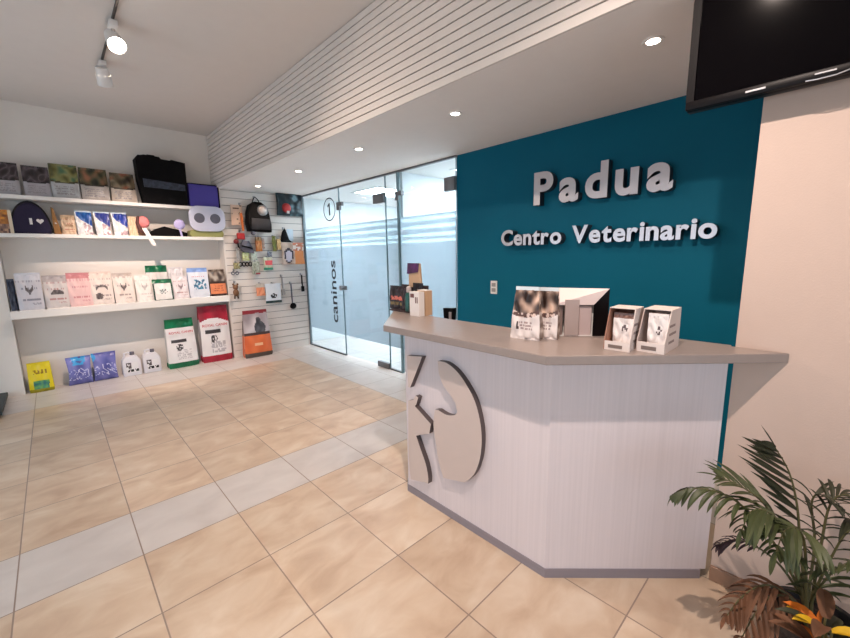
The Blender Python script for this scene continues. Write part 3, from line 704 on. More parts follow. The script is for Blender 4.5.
bag('food_bag', .175, .42, .08, p_pale((222, 216, 218), (226, 220, 222), (170, 160, 160), 9, kind='none'), (1.215, 6.185, S3), 0, 'taller plain white bag behind the small white one', 'food bag', pale_row, side=lambda u, v: (210, 204, 206))
def p_lb(u, v):
    if v > .86: return (130, 160, 214)
    if .28 < v < .6 and .22 < u < .86 and nz(u*9, v*11, 3) > -.05: return mixc((40, 70, 110), (90, 170, 190), .5+nz(u*14, v*14))
    if .68 < v < .72 and .1 < u < .9 and nz(u*30, 1) > 0: return (200, 80, 90)
    return (214, 218, 228)
bag('food_bag', .245, .40, .14, p_lb, (1.445, 6.06, S3), 0, 'white bag with light blue top band and bluish picture', 'food bag', pale_row, side=lambda u, v: (130, 150, 196))
def p_or(u, v):
    if v < .07: return (52, 24, 18)
    if v < .47: return (216, 128, 84) if not dash(u, v, .2, .8, .15, .4, 3, 2) else (150, 70, 50)
    if v < .56: return (56, 36, 30)
    return mixc((60, 46, 40), (170, 158, 146), .5+1.1*nz(u*4, v*5, 8))
bag('food_bag', .205, .37, .14, p_or, (1.685, 6.06, S3), 0, 'brown bag with orange lower half at the right end of the thick shelf', 'food bag', pale_row, side=lambda u, v: (60, 36, 30))

# floor row
FY = 6.12
def p_yel(u, v):
    if .12 < v < .38 and .2 < u < .82: return mixc((40, 110, 110), (110, 170, 90), .5+nz(u*7, v*9, 1))
    if v < .1: return (150, 140, 20)
    if .6 < v < .76 and .25 < u < .8 and nz(u*14, v*10) > -.05: return (150, 120, 20)
    return (226, 206, 30)
bag('litter_bag', .205, .335, .12, p_yel, (-.238, 6.13, 0), .0, 'bright yellow bag with a teal picture on the floor below the shelves', 'bag', side=lambda u, v: (120, 104, 24), topw=.92)
def p_bl(u, v):
    if v > .72 and .25 < u < .75 and nz(u*6, v*8) > -.2: return (60, 160, 220)
    k = nz(u*6, v*6, 3)
    if .2 < v < .6 and abs(k) < .07: return (214, 214, 240)
    return mixc((84, 88, 160), (128, 130, 196), .5+nz(u*3, v*4, 5))
bag('litter_bag', .225, .335, .13, p_bl, (.100, 6.13, 0), .0, 'left of the two violet-blue pillow bags on the floor', 'bag', 'violet-blue pillow bags on the floor', pillow=True, topw=1., topd=.02, seal=True)
bag('litter_bag', .235, .345, .13, lambda u, v: p_bl(u+.6, v), (.335, 6.13, 0), .0, 'right of the two violet-blue pillow bags on the floor, next to the jugs', 'bag', 'violet-blue pillow bags on the floor', pillow=True, topw=1., topd=.02, seal=True)
for i, x in enumerate((.595, .81)):
    t = thing('litter_jug', (x, 6.12, 0), ('white translucent jug with black-marked label beside the violet-blue bags' if i == 0 else 'white translucent jug with black-marked label beside the green-topped sack'), 'jug', 'white jugs on the floor')
    w = .095
    b = MB(); b.prism([(x-w, 0), (x+w, 0), (x+w*1.0, .19), (x+w*.75, .235), (x+.045, .26), (x-.02, .262), (x-w*.8, .235), (x-w, .2)], 6.05, 6.20, axis=1, bev=.014); b.build('body', mat('jug_plastic', (226, 224, 230), .35), t, smooth=True)
    b = MB(); b.cyl((x+.02, 6.12, .255), (x+.02, 6.12, .30), .024, n=18); b.build('cap', GREYC, t, smooth=True)
    b = MB(); b.tube([(x-.06, 6.12, .235), (x-.06, 6.12, .29), (x-.02, 6.12, .30), (x+.0, 6.12, .285)], .011, 8); b.build('handle', mat('jug_handle', (226, 224, 230), .4), t, smooth=True)
    g = box(x-.06, x+.065, 6.045, 6.0495, .045, .175).build('label_sticker', PRINTM, t)
    bm2 = bmesh.new(); bm2.from_mesh(g.data); bmesh.ops.subdivide_edges(bm2, edges=bm2.edges, cuts=11, use_grid_fill=True); bm2.to_mesh(g.data); bm2.free()
    colour_mesh(g, lambda c, n_: (20, 18, 22) if c.z < .085 and nz(c.x*60, c.z*20) > -.15 and c.z > .06 else ((90, 80, 84) if c.x < -.005 and c.z > .10 and nz(c.x*50, c.z*50) > -.1 else (232, 230, 232)))
g1 = bag('food_sack', .36, .665, .16, p_rc((6, 122, 78), .82, .11, 2, swoop=.0, dogs=True), (1.165, 6.10, 0), .03, 'white food sack with green top and bottom standing on the floor', 'food sack', topw=.92, seal=True, nxf=40, nz_=60, side=lambda u, v: (6, 122, 78) if v > .82 or v < .11 else (214, 212, 210))
r1 = bag('food_sack', .385, .80, .17, p_rc((188, 32, 58), .72, .12, 5, swoop=.07), (1.592, 6.09, 0), -.02, 'tall red and white food sack, largest on the floor', 'food sack', topw=.96, topd=.35, seal=False, nxf=40, nz_=60, pinch=3, side=lambda u, v: (188, 32, 58) if v > .76 or v < .12 else (190, 182, 186))
RED = mat('red_ink', (196, 52, 66), .5)
def bag_text(o, s, h, x, zz, wd, y, ti=0):
    me = text_mesh(s, 1., .0015, .01); xs = [v.co.x for v in me.vertices]; ys = [v.co.y for v in me.vertices]
    a, b_, c, d_ = min(xs), max(xs), min(ys), max(ys)
    for v in me.vertices: v.co = Vector((x+(v.co.x-a)/(b_-a)*wd, y-v.co.z, zz+(v.co.y-c)/(d_-c)*h))
    me.materials.clear(); me.materials.append(RED); q = bpy.data.objects.new('brand_lettering', me); col.objects.link(q); q.parent = o
bag_text(g1, 'ROYAL CANIN', .03, -.14, .47, .28, -.066)
bag_text(r1, 'ROYAL CANIN', .036, -.165, .515, .32, -.088)
def p_or2(u, v):
    if v < .09: return (84, 74, 66)
    if v < .47: return mixc((232, 122, 70), (214, 100, 54), .5+nz(u*4, v*4)) if not (.25 < v < .31 and .36 < u < .66) else (240, 190, 150)
    if v < .52: return (70, 52, 52)
    if v > .93: return (140, 44, 52)
    if ((u-.62)/.2)**2+((v-.62)/.14)**2 < 1 or ((u-.58)/.09)**2+((v-.78)/.07)**2 < 1: return mixc((60, 62, 70), (96, 96, 104), .5+nz(u*8, v*8))
    return mixc((150, 138, 142), (212, 204, 208), .5+.9*nz(u*3, v*4, 3))
bag('food_sack', .40, .70, .16, p_or2, (2.11, 5.90, 0), -.05, 'grey and orange food sack leaning near the slatted wall', 'food sack', topw=.86, botw=1.0, nxf=36, nz_=50, side=lambda u, v: (200, 100, 60) if v < .47 else (90, 80, 84))

# scale platform at the left edge
t = thing('weighing_scale', (-.8, 5.65, 0), 'low dark platform scale on the floor at the left edge', 'scale')
box(-1.15, -.50, 5.27, 6.03, .035, .075, bev=.006).build('platform', mat('scale_rubber', (52, 60, 64), .6, bump=.3), t)
box(-1.12, -.52, 5.29, 6.01, .012, .036).build('frame', BLACKP, t)
for sx in (-1.08, -.56):
    for sy in (5.33, 5.97): MB().cyl((sx, sy, 0), (sx, sy, .013), .025, n=14).build('foot', BLACKP, t)

# ------------------------------------------------------------------ things hanging on the slatted wall
def hook(t, x, zz, l=.06):
    b = MB(); b.box(x-.012, x+.012, YS-.004, YS-.0003, zz-.01, zz+.03); b.tube([(x, YS-.004, zz+.012), (x, YS-l, zz+.012), (x, YS-l-.004, zz+.025)], .0028, 6); b.build('hook', STEEL, t)
def hang(name, x, zz, label, cat, group=None):
    t = thing(name, (x, YS-.03, zz), label, cat, group); hook(t, x, zz); return t
# backpack
t = hang('pet_backpack', 2.30, 2.30, 'black pet backpack with silver bubble window on the slatted wall', 'backpack')
b = MB(); sh = [(2.12, 1.73), (2.485, 1.72), (2.475, 1.85), (2.46, 2.05), (2.42, 2.15), (2.34, 2.21), (2.24, 2.215), (2.16, 2.16), (2.125, 2.05), (2.11, 1.85)]
b.prism(sh, 5.80, 5.985, axis=1, bev=.03); b.build('body', BLACKF, t, smooth=True)
b = MB(); b.cyl((2.345, 5.80, 2.075), (2.345, 5.79, 2.075), .088, .088, n=28); b.build('window_ring', STEEL, t, smooth=True)
b = MB(); b.ball((2.345, 5.79, 2.075), .074, 20, sc=(1, .45, 1)); b.build('bubble_window', mat('bubble', (170, 162, 160), .12, .4), t, smooth=True)
b = MB(); b.tube([(2.24, 5.95, 2.20), (2.27, 5.96, 2.27), (2.30, 5.965, 2.31), (2.34, 5.96, 2.27), (2.38, 5.95, 2.19)], .009, 8); b.build('carry_loop', BLACKP, t, smooth=True)
b = MB(); b.prism([(2.14, 1.76), (2.46, 1.75), (2.45, 1.93), (2.15, 1.94)], 5.775, 5.80, axis=1, bev=.01); b.build('front_pocket', mat('pocket_fabric', (30, 26, 30), .7), t, smooth=True)
b = MB(); b.tube([(2.15, 5.83, 2.1), (2.12, 5.80, 1.95), (2.12, 5.81, 1.84), (2.14, 5.84, 1.74)], .014, 8); b.build('shoulder_strap', BLACKF, t, smooth=True)
b = MB(); b.ball((2.17, 5.82, 1.695), .04, 12, sc=(1, .6, .8)); b.build('mesh_pocket', GREYC, t, smooth=True)
t.location += Vector((-.02, 0, .035)); t.scale = (.88, .9, .86)
# orange toys
t = hang('rope_toy', 2.07, 2.22, 'long orange rope toy with speckled card on the slatted wall', 'toy')
g = box(1.93, 2.085, YS-.05, YS-.046, 1.93, 2.21).build('header_card', PRINTM, t)
bm2 = bmesh.new(); bm2.from_mesh(g.data); bmesh.ops.subdivide_edges(bm2, edges=bm2.edges, cuts=14, use_grid_fill=True); bm2.to_mesh(g.data); bm2.free()
colour_mesh(g, lambda c, n_: (96, 70, 60) if nz(c.x*28, c.z*28, 2) > .3 else (222, 190, 168))
b = MB(); b.tube([(2.06, YS-.07, 2.10), (2.065, YS-.07, 2.0), (2.07, YS-.07, 1.92), (2.07, YS-.07, 1.85)], .018, 8); b.build('rope', ORP, t, smooth=True)
t = hang('rubber_toy', 2.04, 1.84, 'red rubber toy with ball end below the orange rope toy', 'toy')
b = MB(); b.box(1.98, 2.09, YS-.075, YS-.035, 1.73, 1.82, bev=.015); b.build('body', REDP, t, smooth=True)
b = MB(); b.ball((1.965, YS-.055, 1.70), .036, 14); b.build('ball', mat('dark_red_rubber', (120, 26, 30), .5), t, smooth=True)
# black bag with red ball
t = hang('toy_net_bag', 2.78, 2.36, 'dark glossy bag with a red ball at the top right of the slatted wall', 'toy bag')
g = bag('bag_body', .42, .35, .06, lambda u, v: mixc((16, 34, 44), (120, 150, 160), .35+1.3*nz(u*5, v*6, 7)) if u > .5 else mixc((14, 26, 34), (30, 54, 64), .5+nz(u*4, v*4)), (0, 0, 0), 0, None, None, pillow=True, seal=False)
g.parent = t; g.location = (.02, -.03, -.26)
b = MB(); b.ball((2.735, YS-.09, 2.215), .072, 16, sc=(1, .5, 1)); b.build('ball', REDP, t, smooth=True)
b = MB(); b.box(2.725, 2.765, YS-.125, YS-.11, 2.13, 2.17, bev=.004); b.build('white_patch', CARDW, t)
t = hang('clicker_toy', 2.69, 1.90, 'black pointed gadget on clear card below the dark glossy bag', 'toy')
b = MB(); b.prism([(2.62, 1.72), (2.66, 1.86), (2.70, 1.91), (2.73, 1.84), (2.75, 1.74), (2.79, 1.715), (2.79, 1.70), (2.64, 1.70)], YS-.06, YS-.03, axis=1, bev=.006); b.build('body', BLACKP, t, smooth=True)
g = box(2.74, 2.84, YS-.03, YS-.027, 1.72, 1.9).build('card', mat('pale_blue_card', (200, 214, 226), .4), t)
t = hang('dog_harness', 2.09, 1.72, 'grey folded dog harness left of the orange bone pack', 'harness')
b = MB(); b.prism([(2.0, 1.60), (2.05, 1.72), (2.14, 1.71), (2.18, 1.60), (2.20, 1.53), (2.05, 1.55)], YS-.09, YS-.03, axis=1, bev=.015); b.build('vest', GREYC, t, smooth=True)
b = MB(); b.tube([(1.985, YS-.05, 1.70), (1.99, YS-.06, 1.62), (2.03, YS-.07, 1.58)], .012, 8); b.tube([(2.02, YS-.1, 1.64), (2.10, YS-.1, 1.62), (2.17, YS-.1, 1.60)], .01, 8); b.build('straps', BLACKF, t, smooth=True)
def hangpack(x0, x1, z0, z1, paint, label, cat='hanging pack', name='hanging_pack', group='small packs hanging on the slatted wall'):
    t = hang(name, (x0+x1)/2, z1-.012, label, cat, group); w, h = x1-x0, z1-z0
    g = bag('pack', w, h, .025, paint, (0, 0, 0), 0, None, None, pillow=True, seal=False, nxf=14, nz_=16); g.parent = t; g.location = (0, -.018, z0-(z1-.012))
    return t
def sp(a, b, s, k=8, th=0): return lambda u, v: mixc(a, b, .5+1.3*nz(u*k*.6+s, v*k*.6))
def vp(a, b, c, s): return lambda u, v: (a if v > .72 else (c if ((u-.5)/.3)**2+((v-.35)/.22)**2 < 1 else b))
hangpack(2.235, 2.33, 1.56, 1.77, vp((150, 110, 60), (216, 128, 60), (224, 150, 90), 1), 'orange pack hanging under the black backpack')
hangpack(2.335, 2.37, 1.60, 1.74, sp((226, 214, 206), (190, 150, 130), 2), 'thin cream stick pack beside the orange pack under the backpack')
hangpack(2.49, 2.545, 1.56, 1.79, sp((90, 110, 40), (140, 130, 60), 3), 'dark green narrow pack right of the backpack bottom')
hangpack(2.555, 2.62, 1.58, 1.75, sp((196, 160, 110), (222, 190, 140), 4), 'sand coloured pack beside the dark green narrow pack')
def dogp(u, v):
    if u > .58 and v < .62: return (232, 150, 92)
    if u > .5 and v > .62: return (200, 120, 90) if nz(u*10, v*10) > 0 else (240, 226, 216)
    if ((u-.3)/.2)**2+((v-.42)/.34)**2 < 1: return (206, 200, 214) if ((u-.3)/.13)**2+((v-.38)/.26)**2 < 1 else (50, 44, 60)
    return mixc((176, 150, 132), (214, 196, 184), .5+nz(u*4, v*4))
t = hangpack(2.62, 3.0, 1.355, 1.695, dogp, 'large pack with a dog picture and orange corner beside the glass', 'dog treat pack', 'treat_pack', None)
hangpack(1.955, 2.00, 1.42, 1.60, sp((150, 150, 150), (196, 190, 186), 5), 'small grey pack at the left edge of the slatted wall, below the harness')
hangpack(2.03, 2.13, 1.425, 1.545, sp((190, 196, 120), (214, 214, 180), 6), 'pale yellow-green pack just below the grey harness')
hangpack(2.15, 2.245, 1.43, 1.55, sp((206, 210, 196), (180, 196, 190), 7), 'pale grey-green pack right of the pale yellow-green pack')
hangpack(2.40, 2.47, 1.475, 1.55, sp((90, 92, 110), (170, 170, 180), 8), 'tiny dark grey pack under the gap between the orange and green packs')
hangpack(2.33, 2.47, 1.28, 1.47, lambda u, v: (226, 96, 100) if .35 < v < .75 and u > .2 else ((60, 140, 110) if v <= .2 else (206, 206, 180)), 'pink and green round pack left of the dog picture pack')
hangpack(2.155, 2.27, 1.22, 1.41, lambda u, v: (170, 60, 70) if v < .12 and u > .4 else mixc((130, 140, 120), (200, 200, 190), .5+nz(u*6, v*6)), 'grey-green pack with red foot below the dark collars')
hangpack(1.90, 1.985, 1.31, 1.40, sp((180, 170, 120), (140, 130, 90), 9), 'olive pack left of the dark collars')
# collars row
t = hang('dog_collars', 2.08, 1.43, 'row of small dark collars hanging together on the slatted wall', 'collars')
for i in range(4):
    x = 2.0+.045*i; b = MB(); b.tube([(x+.02*math.cos(a), YS-.045-.004*i, 1.375+.03*math.sin(a)) for a in [2*PI*k/12 for k in range(13)]], .007, 6); b.build('collar', BLACKP, t, smooth=True)
t = hang('dog_collars', 1.91, 1.285, 'pair of small dark collars at the left edge of the slatted wall', 'collars')
for i in range(2):
    x = 1.885+.055*i; b = MB(); b.tube([(x+.02*math.cos(a), YS-.045-.004*i, 1.25+.022*math.sin(a)) for a in [2*PI*k/12 for k in range(13)]], .007, 6); b.build('collar', GREYC, t, smooth=True)
t = hang('plush_toy', 1.90, 1.11, 'brown small hanging animal toy next to the thick shelf end', 'toy')
b = MB(); b.ball((1.90, YS-.05, 1.05), .038, 14); b.ball((1.90, YS-.05, .97), .045, 14, sc=(.9, .7, 1.2)); b.build('body', BRNP, t, smooth=True)
b = MB(); b.ball((1.87, YS-.05, 1.09), .014, 10); b.ball((1.93, YS-.05, 1.09), .014, 10); b.build('ears', BRNP, t, smooth=True)
b = MB(); b.tube([(1.88, YS-.05, .93), (1.875, YS-.05, .88)], .012, 8); b.tube([(1.92, YS-.05, .93), (1.925, YS-.05, .88)], .012, 8); b.build('legs', mat('dark_brown_felt', (72, 52, 40), .8), t)
hangpack(2.19, 2.32, .895, 1.08, lambda u, v: (236, 150, 110) if v < .7 else (200, 190, 180), 'orange treat pack in the middle of the slatted wall, left of the white pack')
def wp(u, v):
    if v < .14: return (20, 50, 50)
    if ((u-.5)/.2)**2+((v-.36)/.12)**2 < 1 and nz(u*9, v*9) > -.25: return (20, 22, 30)
    return (226, 230, 236)
t = hangpack(2.32, 2.57, .77, 1.07, wp, 'white pack with black animal shape and dark foot on the slatted wall', 'accessory pack')
def brush(x, z0, z1, label, head='round', m=GREYC):
    t = hang('grooming_brush', x, z1, label, 'brush', 'grooming tools on the slatted wall')
    b = MB(); b.tube([(x, YS-.045, z1+.0), (x, YS-.045, z1-(z1-z0)*.5), (x+.005, YS-.045, z0+.09)], [.011, .014, .009], 8); b.build('handle', m, t, smooth=True)
    b = MB()
    if head == 'round': b.ball((x+.01, YS-.05, z0+.05), .055, 16, sc=(1, .35, .9))
    else: b.box(x-.02, x+.03, YS-.06, YS-.035, z0, z0+.09, bev=.005)
    b.build('head', BLACKP if head == 'round' else m, t, smooth=True)
brush(2.60, .88, 1.17, 'slim grey grooming comb beside the white pack', 'flat', GREYP)
brush(2.74, .64, 1.05, 'black round-headed brush with long handle, lowest on the slatted wall')
brush(2.93, .91, 1.18, 'short black slicker tool beside the glass edge', 'flat', BLACKP)

# ------------------------------------------------------------------ on the counter, left group
t = thing('display_stand', (1.76, 2.03, CZ), 'cardboard display box with tall purple-topped back card on the left counter end', 'display stand')
b = MB(); b.box(1.74, 1.845, 1.90, 2.20, CZ, CZ+.012); b.box(1.835, 1.845, 1.90, 2.17, CZ+.012, CZ+.185); pass
b.build('tray', mat('tray_dark', (60, 44, 46), .6), t)
MB().prism([(2.075, CZ+.17), (1.945, CZ+.17), (1.962, CZ+.335), (2.07, CZ+.335)], 1.820, 1.834, axis=0).build('back_card', CARD, t)
MB().prism([(2.085, CZ+.262), (1.975, CZ+.275), (1.962, CZ+.338), (2.075, CZ+.338)], 1.812, 1.8195, axis=0).build('printed_header', mat('purple_print', (72, 28, 76), .45, var=.6, scale=18), t)
def p_blk(u, v):
    if .4 < v < .56 and .1 < u < .9 and nz(u*8, v*8, 2) > -.25: return (206, 110, 96)
    if .18 < v < .3 and .15 < u < .85 and nz(u*20, 2) > -.1: return (130, 110, 70)
    return mixc((20, 14, 18), (64, 44, 48), .5+nz(u*5, v*5))
bag('treat_pouch', .115, .165, .04, p_blk, (1.785, 2.175, CZ+.013), math.radians(-84), 'black treat pouch with salmon print, leftmost on the counter', 'treat pouch', 'black treat pouches on the counter', nxf=18, nz_=22)
bag('treat_pouch', .095, .165, .04, lambda u, v: p_blk(u+.5, v), (1.775, 2.07, CZ+.013), math.radians(-92), 'black treat pouch with salmon print, beside the green bottle', 'treat pouch', 'black treat pouches on the counter', nxf=18, nz_=22)
bag('treat_pouch', .10, .19, .03, lambda u, v: (26, 16, 22) if v > .2 else (70, 50, 50), (1.808, 1.965, CZ+.013), math.radians(-90), 'plain black pouch behind the white carton', 'treat pouch', nxf=14, nz_=16)
t = thing('shampoo_bottle', (1.745, 1.99, CZ+.013), 'green bottle with pale cap between the black pouches and the white carton', 'bottle')
MB().lathe((1.745, 1.99, CZ+.013), [(.026, 0), (.028, .01), (.028, .10), (.02, .125), (.012, .13)], n=22).build('body', mat('green_bottle', (30, 84, 78), .3, var=.3, scale=30), t, smooth=True)
MB().lathe((1.745, 1.99, CZ+.143), [(.016, 0), (.018, .01), (.016, .035), (.006, .04)], n=18).build('cap', mat('pale_cap', (190, 176, 172), .4), t, smooth=True)
t = thing('shampoo_bottle', (1.735, 1.935, CZ+.013), 'smaller dark green bottle right beside the white carton', 'bottle')
MB().lathe((1.735, 1.935, CZ+.013), [(.02, 0), (.021, .09), (.016, .105), (.009, .11)], n=20).build('body', mat('dark_green_bottle', (24, 66, 66), .3), t, smooth=True)
MB().lathe((1.735, 1.935, CZ+.123), [(.01, 0), (.01, .02)], n=14).build('cap', BLACKP, t)
t = thing('carton', (1.70, 1.86, CZ+.0), 'white medicine carton with small dark print at the right of the counter group', 'carton')
cb = MB(); cb.prism([(1.675, 1.905), (1.672, 1.812), (1.716, 1.808), (1.719, 1.903)], CZ, CZ+.158); g = cb.build('box', CARDW, t)
MB().box(1.671, 1.6725, 1.825, 1.832, CZ+.085, CZ+.125).box(1.671, 1.6725, 1.840, 1.847, CZ+.085, CZ+.125).box(1.672, 1.6735, 1.86, 1.895, CZ+.12, CZ+.145).build('print', mat('carton_ink', (110, 70, 66), .5), t)
t = thing('carton', (1.76, 1.84, CZ), 'tan cardboard carton just behind and right of the white carton', 'carton')
cb = MB(); cb.prism([(1.728, 1.885), (1.725, 1.806), (1.78, 1.80), (1.783, 1.88)], CZ, CZ+.162); cb.build('box', CARD, t)
MB().prism([(1.728, 1.885), (1.725, 1.806), (1.78, 1.80), (1.783, 1.88)], CZ+.1625, CZ+.166).build('lid', CARDW, t)

# ------------------------------------------------------------------ on the counter, right group
def p_cat(s):
    def f(u, v):
        if v > .95: return (214, 222, 226)
        wv = .47-.06*(1-((u-.45)*2.2)**2)
        if v > wv+.09:
            t_ = .5+1.35*nz(u*3.4+s, v*4.5+s); return mixc((44, 30, 26), (222, 190, 170), t_)
        if v > wv: return (96, 70, 64) if nz(u*9, v*16) > -.1 else (210, 186, 176)
        if .2 < u < .27 and .18 < v < .34: return (70, 54, 54)
        if dash(u, v, .3, .8, .16, .34, 3, s): return (160, 140, 138)
        return (226, 214, 210)
    return f
bag('cat_food_bag', .128, .24, .055, p_cat(1), (1.555, .955, CZ), math.radians(-82), 'white and brown bag with animal photo, front of two on the counter', 'food bag', 'photo-printed bags on the counter', botw=1.16, topw=.86, nxf=40, nz_=50, side=lambda u, v: mixc((90, 70, 60), (210, 196, 186), .5+nz(v*9, 2)))
bag('cat_food_bag', .12, .235, .05, p_cat(4), (1.618, .895, CZ), math.radians(-78), 'second white and brown bag, behind and right of the first', 'food bag', 'photo-printed bags on the counter', botw=1.0, topw=.92, nxf=40, nz_=50, side=lambda u, v: mixc((90, 70, 60), (210, 196, 186), .5+nz(v*9, 2)))
# leaflet holder: sloped wedge, slots in front, black right side
t = thing('leaflet_holder', (1.77, .83, CZ), 'white slotted leaflet holder with black side, behind the photo-printed bags', 'leaflet holder')
FL, FR, BRr, BLl = Vector((1.674, .901, CZ)), Vector((1.803, .756, CZ)), Vector((1.852, .708, CZ)), Vector((1.762, .945, CZ))
ux = (FR-FL).normalized(); nrm = Vector((-ux.y, ux.x, 0)); nrm = nrm if nrm.x > 0 else -nrm
def quad(m, ps, th, name, mt):
    b = MB(); n_ = (ps[1]-ps[0]).cross(ps[2]-ps[0]).normalized()*th
    lo = [b.b.verts.new(p) for p in ps]; hi = [b.b.verts.new(p+n_) for p in ps]; k = len(ps)
    b.face(lo[::-1]); b.face(hi)
    for i in range(k): b.face([lo[i], lo[(i+1) % k], hi[(i+1) % k], hi[i]])
    return b.build(name, mt, m)
Z = lambda v, z_: v+Vector((0, 0, z_))
quad(t, [Z(BLl, 0), Z(BRr, 0), Z(BRr, .222), Z(BLl, .222)], .003, 'back_panel', WHITEP)
quad(t, [FR, BRr, Z(BRr, .222), Z(FR, .148)], .004, 'side_panel', BLACKP)
quad(t, [FL, BLl, Z(BLl, .222), Z(FL, .148)], -.003, 'left_panel', WHITEP)
quad(t, [Z(FL, .148), Z(FR, .148), Z(BRr, .222), Z(BLl, .222)], .003, 'sloped_top', mat('holder_white', (224, 208, 206), .5))
quad(t, [Z(FL, .0), Z(FR, .0), Z(BRr, .0), Z(BLl, .0)], .003, 'base', WHITEP)
b = MB()
for i in range(24):
    if 8 < i < 14: continue
    a0 = FL.lerp(FR, .03+.04*i); b0 = BLl.lerp(BRr, .03+.04*i)
    p = Z(a0, .148).lerp(Z(b0, .222), .5)+Vector((0, 0, .0035)); q_ = Z(a0, .148).lerp(Z(b0, .222), .85)+Vector((0, 0, .0035)); e = ux*.0016
    vs = [b.b.verts.new(v) for v in (p, p+e, q_+e, q_)]; b.face(vs)
b.build('vent_marks', GREYP, t)
for a_, c_, off_, h_, cc, nm in ((.04, .30, .012, .146, (132, 112, 106), 'leaflet_brown'), (.33, .66, -.006, .176, (176, 160, 157), 'leaflet_grey'), (.69, .97, .008, .146, (196, 178, 178), 'leaflet_pale')):
    p = FL.lerp(FR, a_)+nrm*off_; q_ = FL.lerp(FR, c_)+nrm*off_; b = MB()
    vs = []
    for zz in (.003, h_-.003):
        vs += [b.b.verts.new(Z(v, zz)) for v in (p, q_, q_+nrm*.01, p+nrm*.01)]
    for f_ in ((3,2,1,0),(4,5,6,7),(0,1,5,4),(1,2,6,5),(2,3,7,6),(3,0,4,7)): b.face([vs[k] for k in f_])
    b.build('leaflet_stack', mat(nm, cc, .6), t)
def dbox(loc, rz, w, d, h, front, label, colr, label2, content):
    t = thing('display_box', loc, label, 'display box', 'open display boxes on the counter', rz=rz)
    b = MB(); th = .003; mm = mat('display_print', (226, 212, 206), .5, var=.04)
    sl = [(0, 0), (d, 0), (d, h), (d*.32, h), (d*.0, front)]
    b.prism(sl, -w/2, -w/2+th, axis=0, mi=1); b.prism(sl, w/2-th, w/2, axis=0, mi=0)
    b.box(-w/2+th, w/2-th, d-th, d, 0, h, mi=1); b.box(-w/2+th, w/2-th, 0, d-th, 0, th); b.box(-w/2+th, w/2-th, 0, th, th, front); b.box(-w/2, w/2, d*.32, d, h, h+th)
    b.build('box', [mm, mat('display_inner', colr, .6)], t, local=True)
    b = MB(); b.box(-w*.32, w*.22, -.001, 0, front*.25, front*.62); b.build('front_print', mat('print_ink', (120, 104, 98), .6), t, local=True)
    b = MB()
    for i in range(3): b.box(w/2, w/2+.0008, d*.25, d*(.62+.1*(i % 2)), h*(.2+.2*i), h*(.26+.2*i))
    b.build('side_print', mat('side_ink', (150, 132, 128), .6), t, local=True)
    return t
dbox((1.588, .568, CZ), math.radians(-88), .098, .15, .163, .036, 'left open display box on the counter, tan inside, holding a white sachet', (160, 112, 92), '', 0)
dbox((1.638, .462, CZ), math.radians(-90), .098, .195, .160, .04, 'right open display box on the counter with printed white side', (196, 176, 170), '', 0)
def p_sac(s):
    def f(u, v):
        if v > .84: return (130, 96, 86) if s else (232, 224, 222)
        if ((u-.55)/.14)**2+((v-.55)/.12)**2 < 1 and nz(u*10, v*10, s) > -.1: return (92, 78, 80)
        return (238, 230, 228)
    return f
def inbox(loc, rz, w, h, s, label):
    bag('treat_sachet', w, h, .02, p_sac(s), loc, rz, label, 'sachet', 'white sachets in the display boxes', nxf=16, nz_=20, pinch=1, tilt=0)
inbox((1.655, .568, CZ+.004), math.radians(-88), .078, .140, 1, 'white sachet with brown top standing in the left display box')
inbox((1.685, .452, CZ+.004), math.radians(-90), .07, .145, 0, 'white sachet with small emblem standing in the right display box')
# magazine file behind the counter
t = thing('file_holder', (1.945, 1.80, .75), 'black tapered file holder just visible behind the counter near the glass', 'file holder')
# stands on the rear work surface of the desk
MB().prism([(1.785, .75), (1.815, .75), (1.848, 1.092), (1.752, 1.098)], 1.93, 1.965, axis=0, bev=.002).build('box', BLACKP, t)
box(1.927, 1.9298, 1.768, 1.79, .90, 1.07).build('label_panel', mat('label_grey', (170, 160, 160), .6), t)

# ------------------------------------------------------------------ plants
def bez(pts, n=22):
    return [Vector(p) for p in _cr3(pts, n)]
def _cr3(pts, n):
    out = []; m_ = len(pts)-1; per = max(3, n//m_)
    for i in range(m_):
        p0 = Vector(pts[max(i-1, 0)]); p1 = Vector(pts[i]); p2 = Vector(pts[i+1]); p3 = Vector(pts[min(i+2, m_)])
        for k in range(per):
            t_ = k/per; out.append(.5*((2*p1)+(-p0+p2)*t_+(2*p0-5*p1+4*p2-p3)*t_*t_+(-p0+3*p1-3*p2+p3)*t_**3))
    out.append(Vector(pts[-1])); return out
def leaflet(b, p, d, side, L, w, droop, mi=0, up=None):
    """a folded pointed blade starting at p, along direction side+d, bending down"""
    ax = (side*.8+d*.75).normalized(); n = 6; prevs = None; q = p.copy()
    up = up or Vector((0, 0, 1))
    for i in range(n+1):
        t_ = i/n; ww = w*math.sin(PI*min(1, .12+.88*t_))**.8*(1 if t_ < .98 else .05)
        dirn = (ax+Vector((0, 0, -droop*t_*1.6))).normalized()
        if i: q = q+dirn*(L/n)
        a = dirn.cross(up).normalized(); nn = a.cross(dirn).normalized()
        vs = [b.b.verts.new(q-a*ww/2+nn*ww*.22), b.b.verts.new(q), b.b.verts.new(q+a*ww/2+nn*ww*.22)]
        if prevs:
            b.face([prevs[0], prevs[1], vs[1], vs[0]], mi); b.face([prevs[1], prevs[2], vs[2], vs[1]], mi)
        prevs = vs
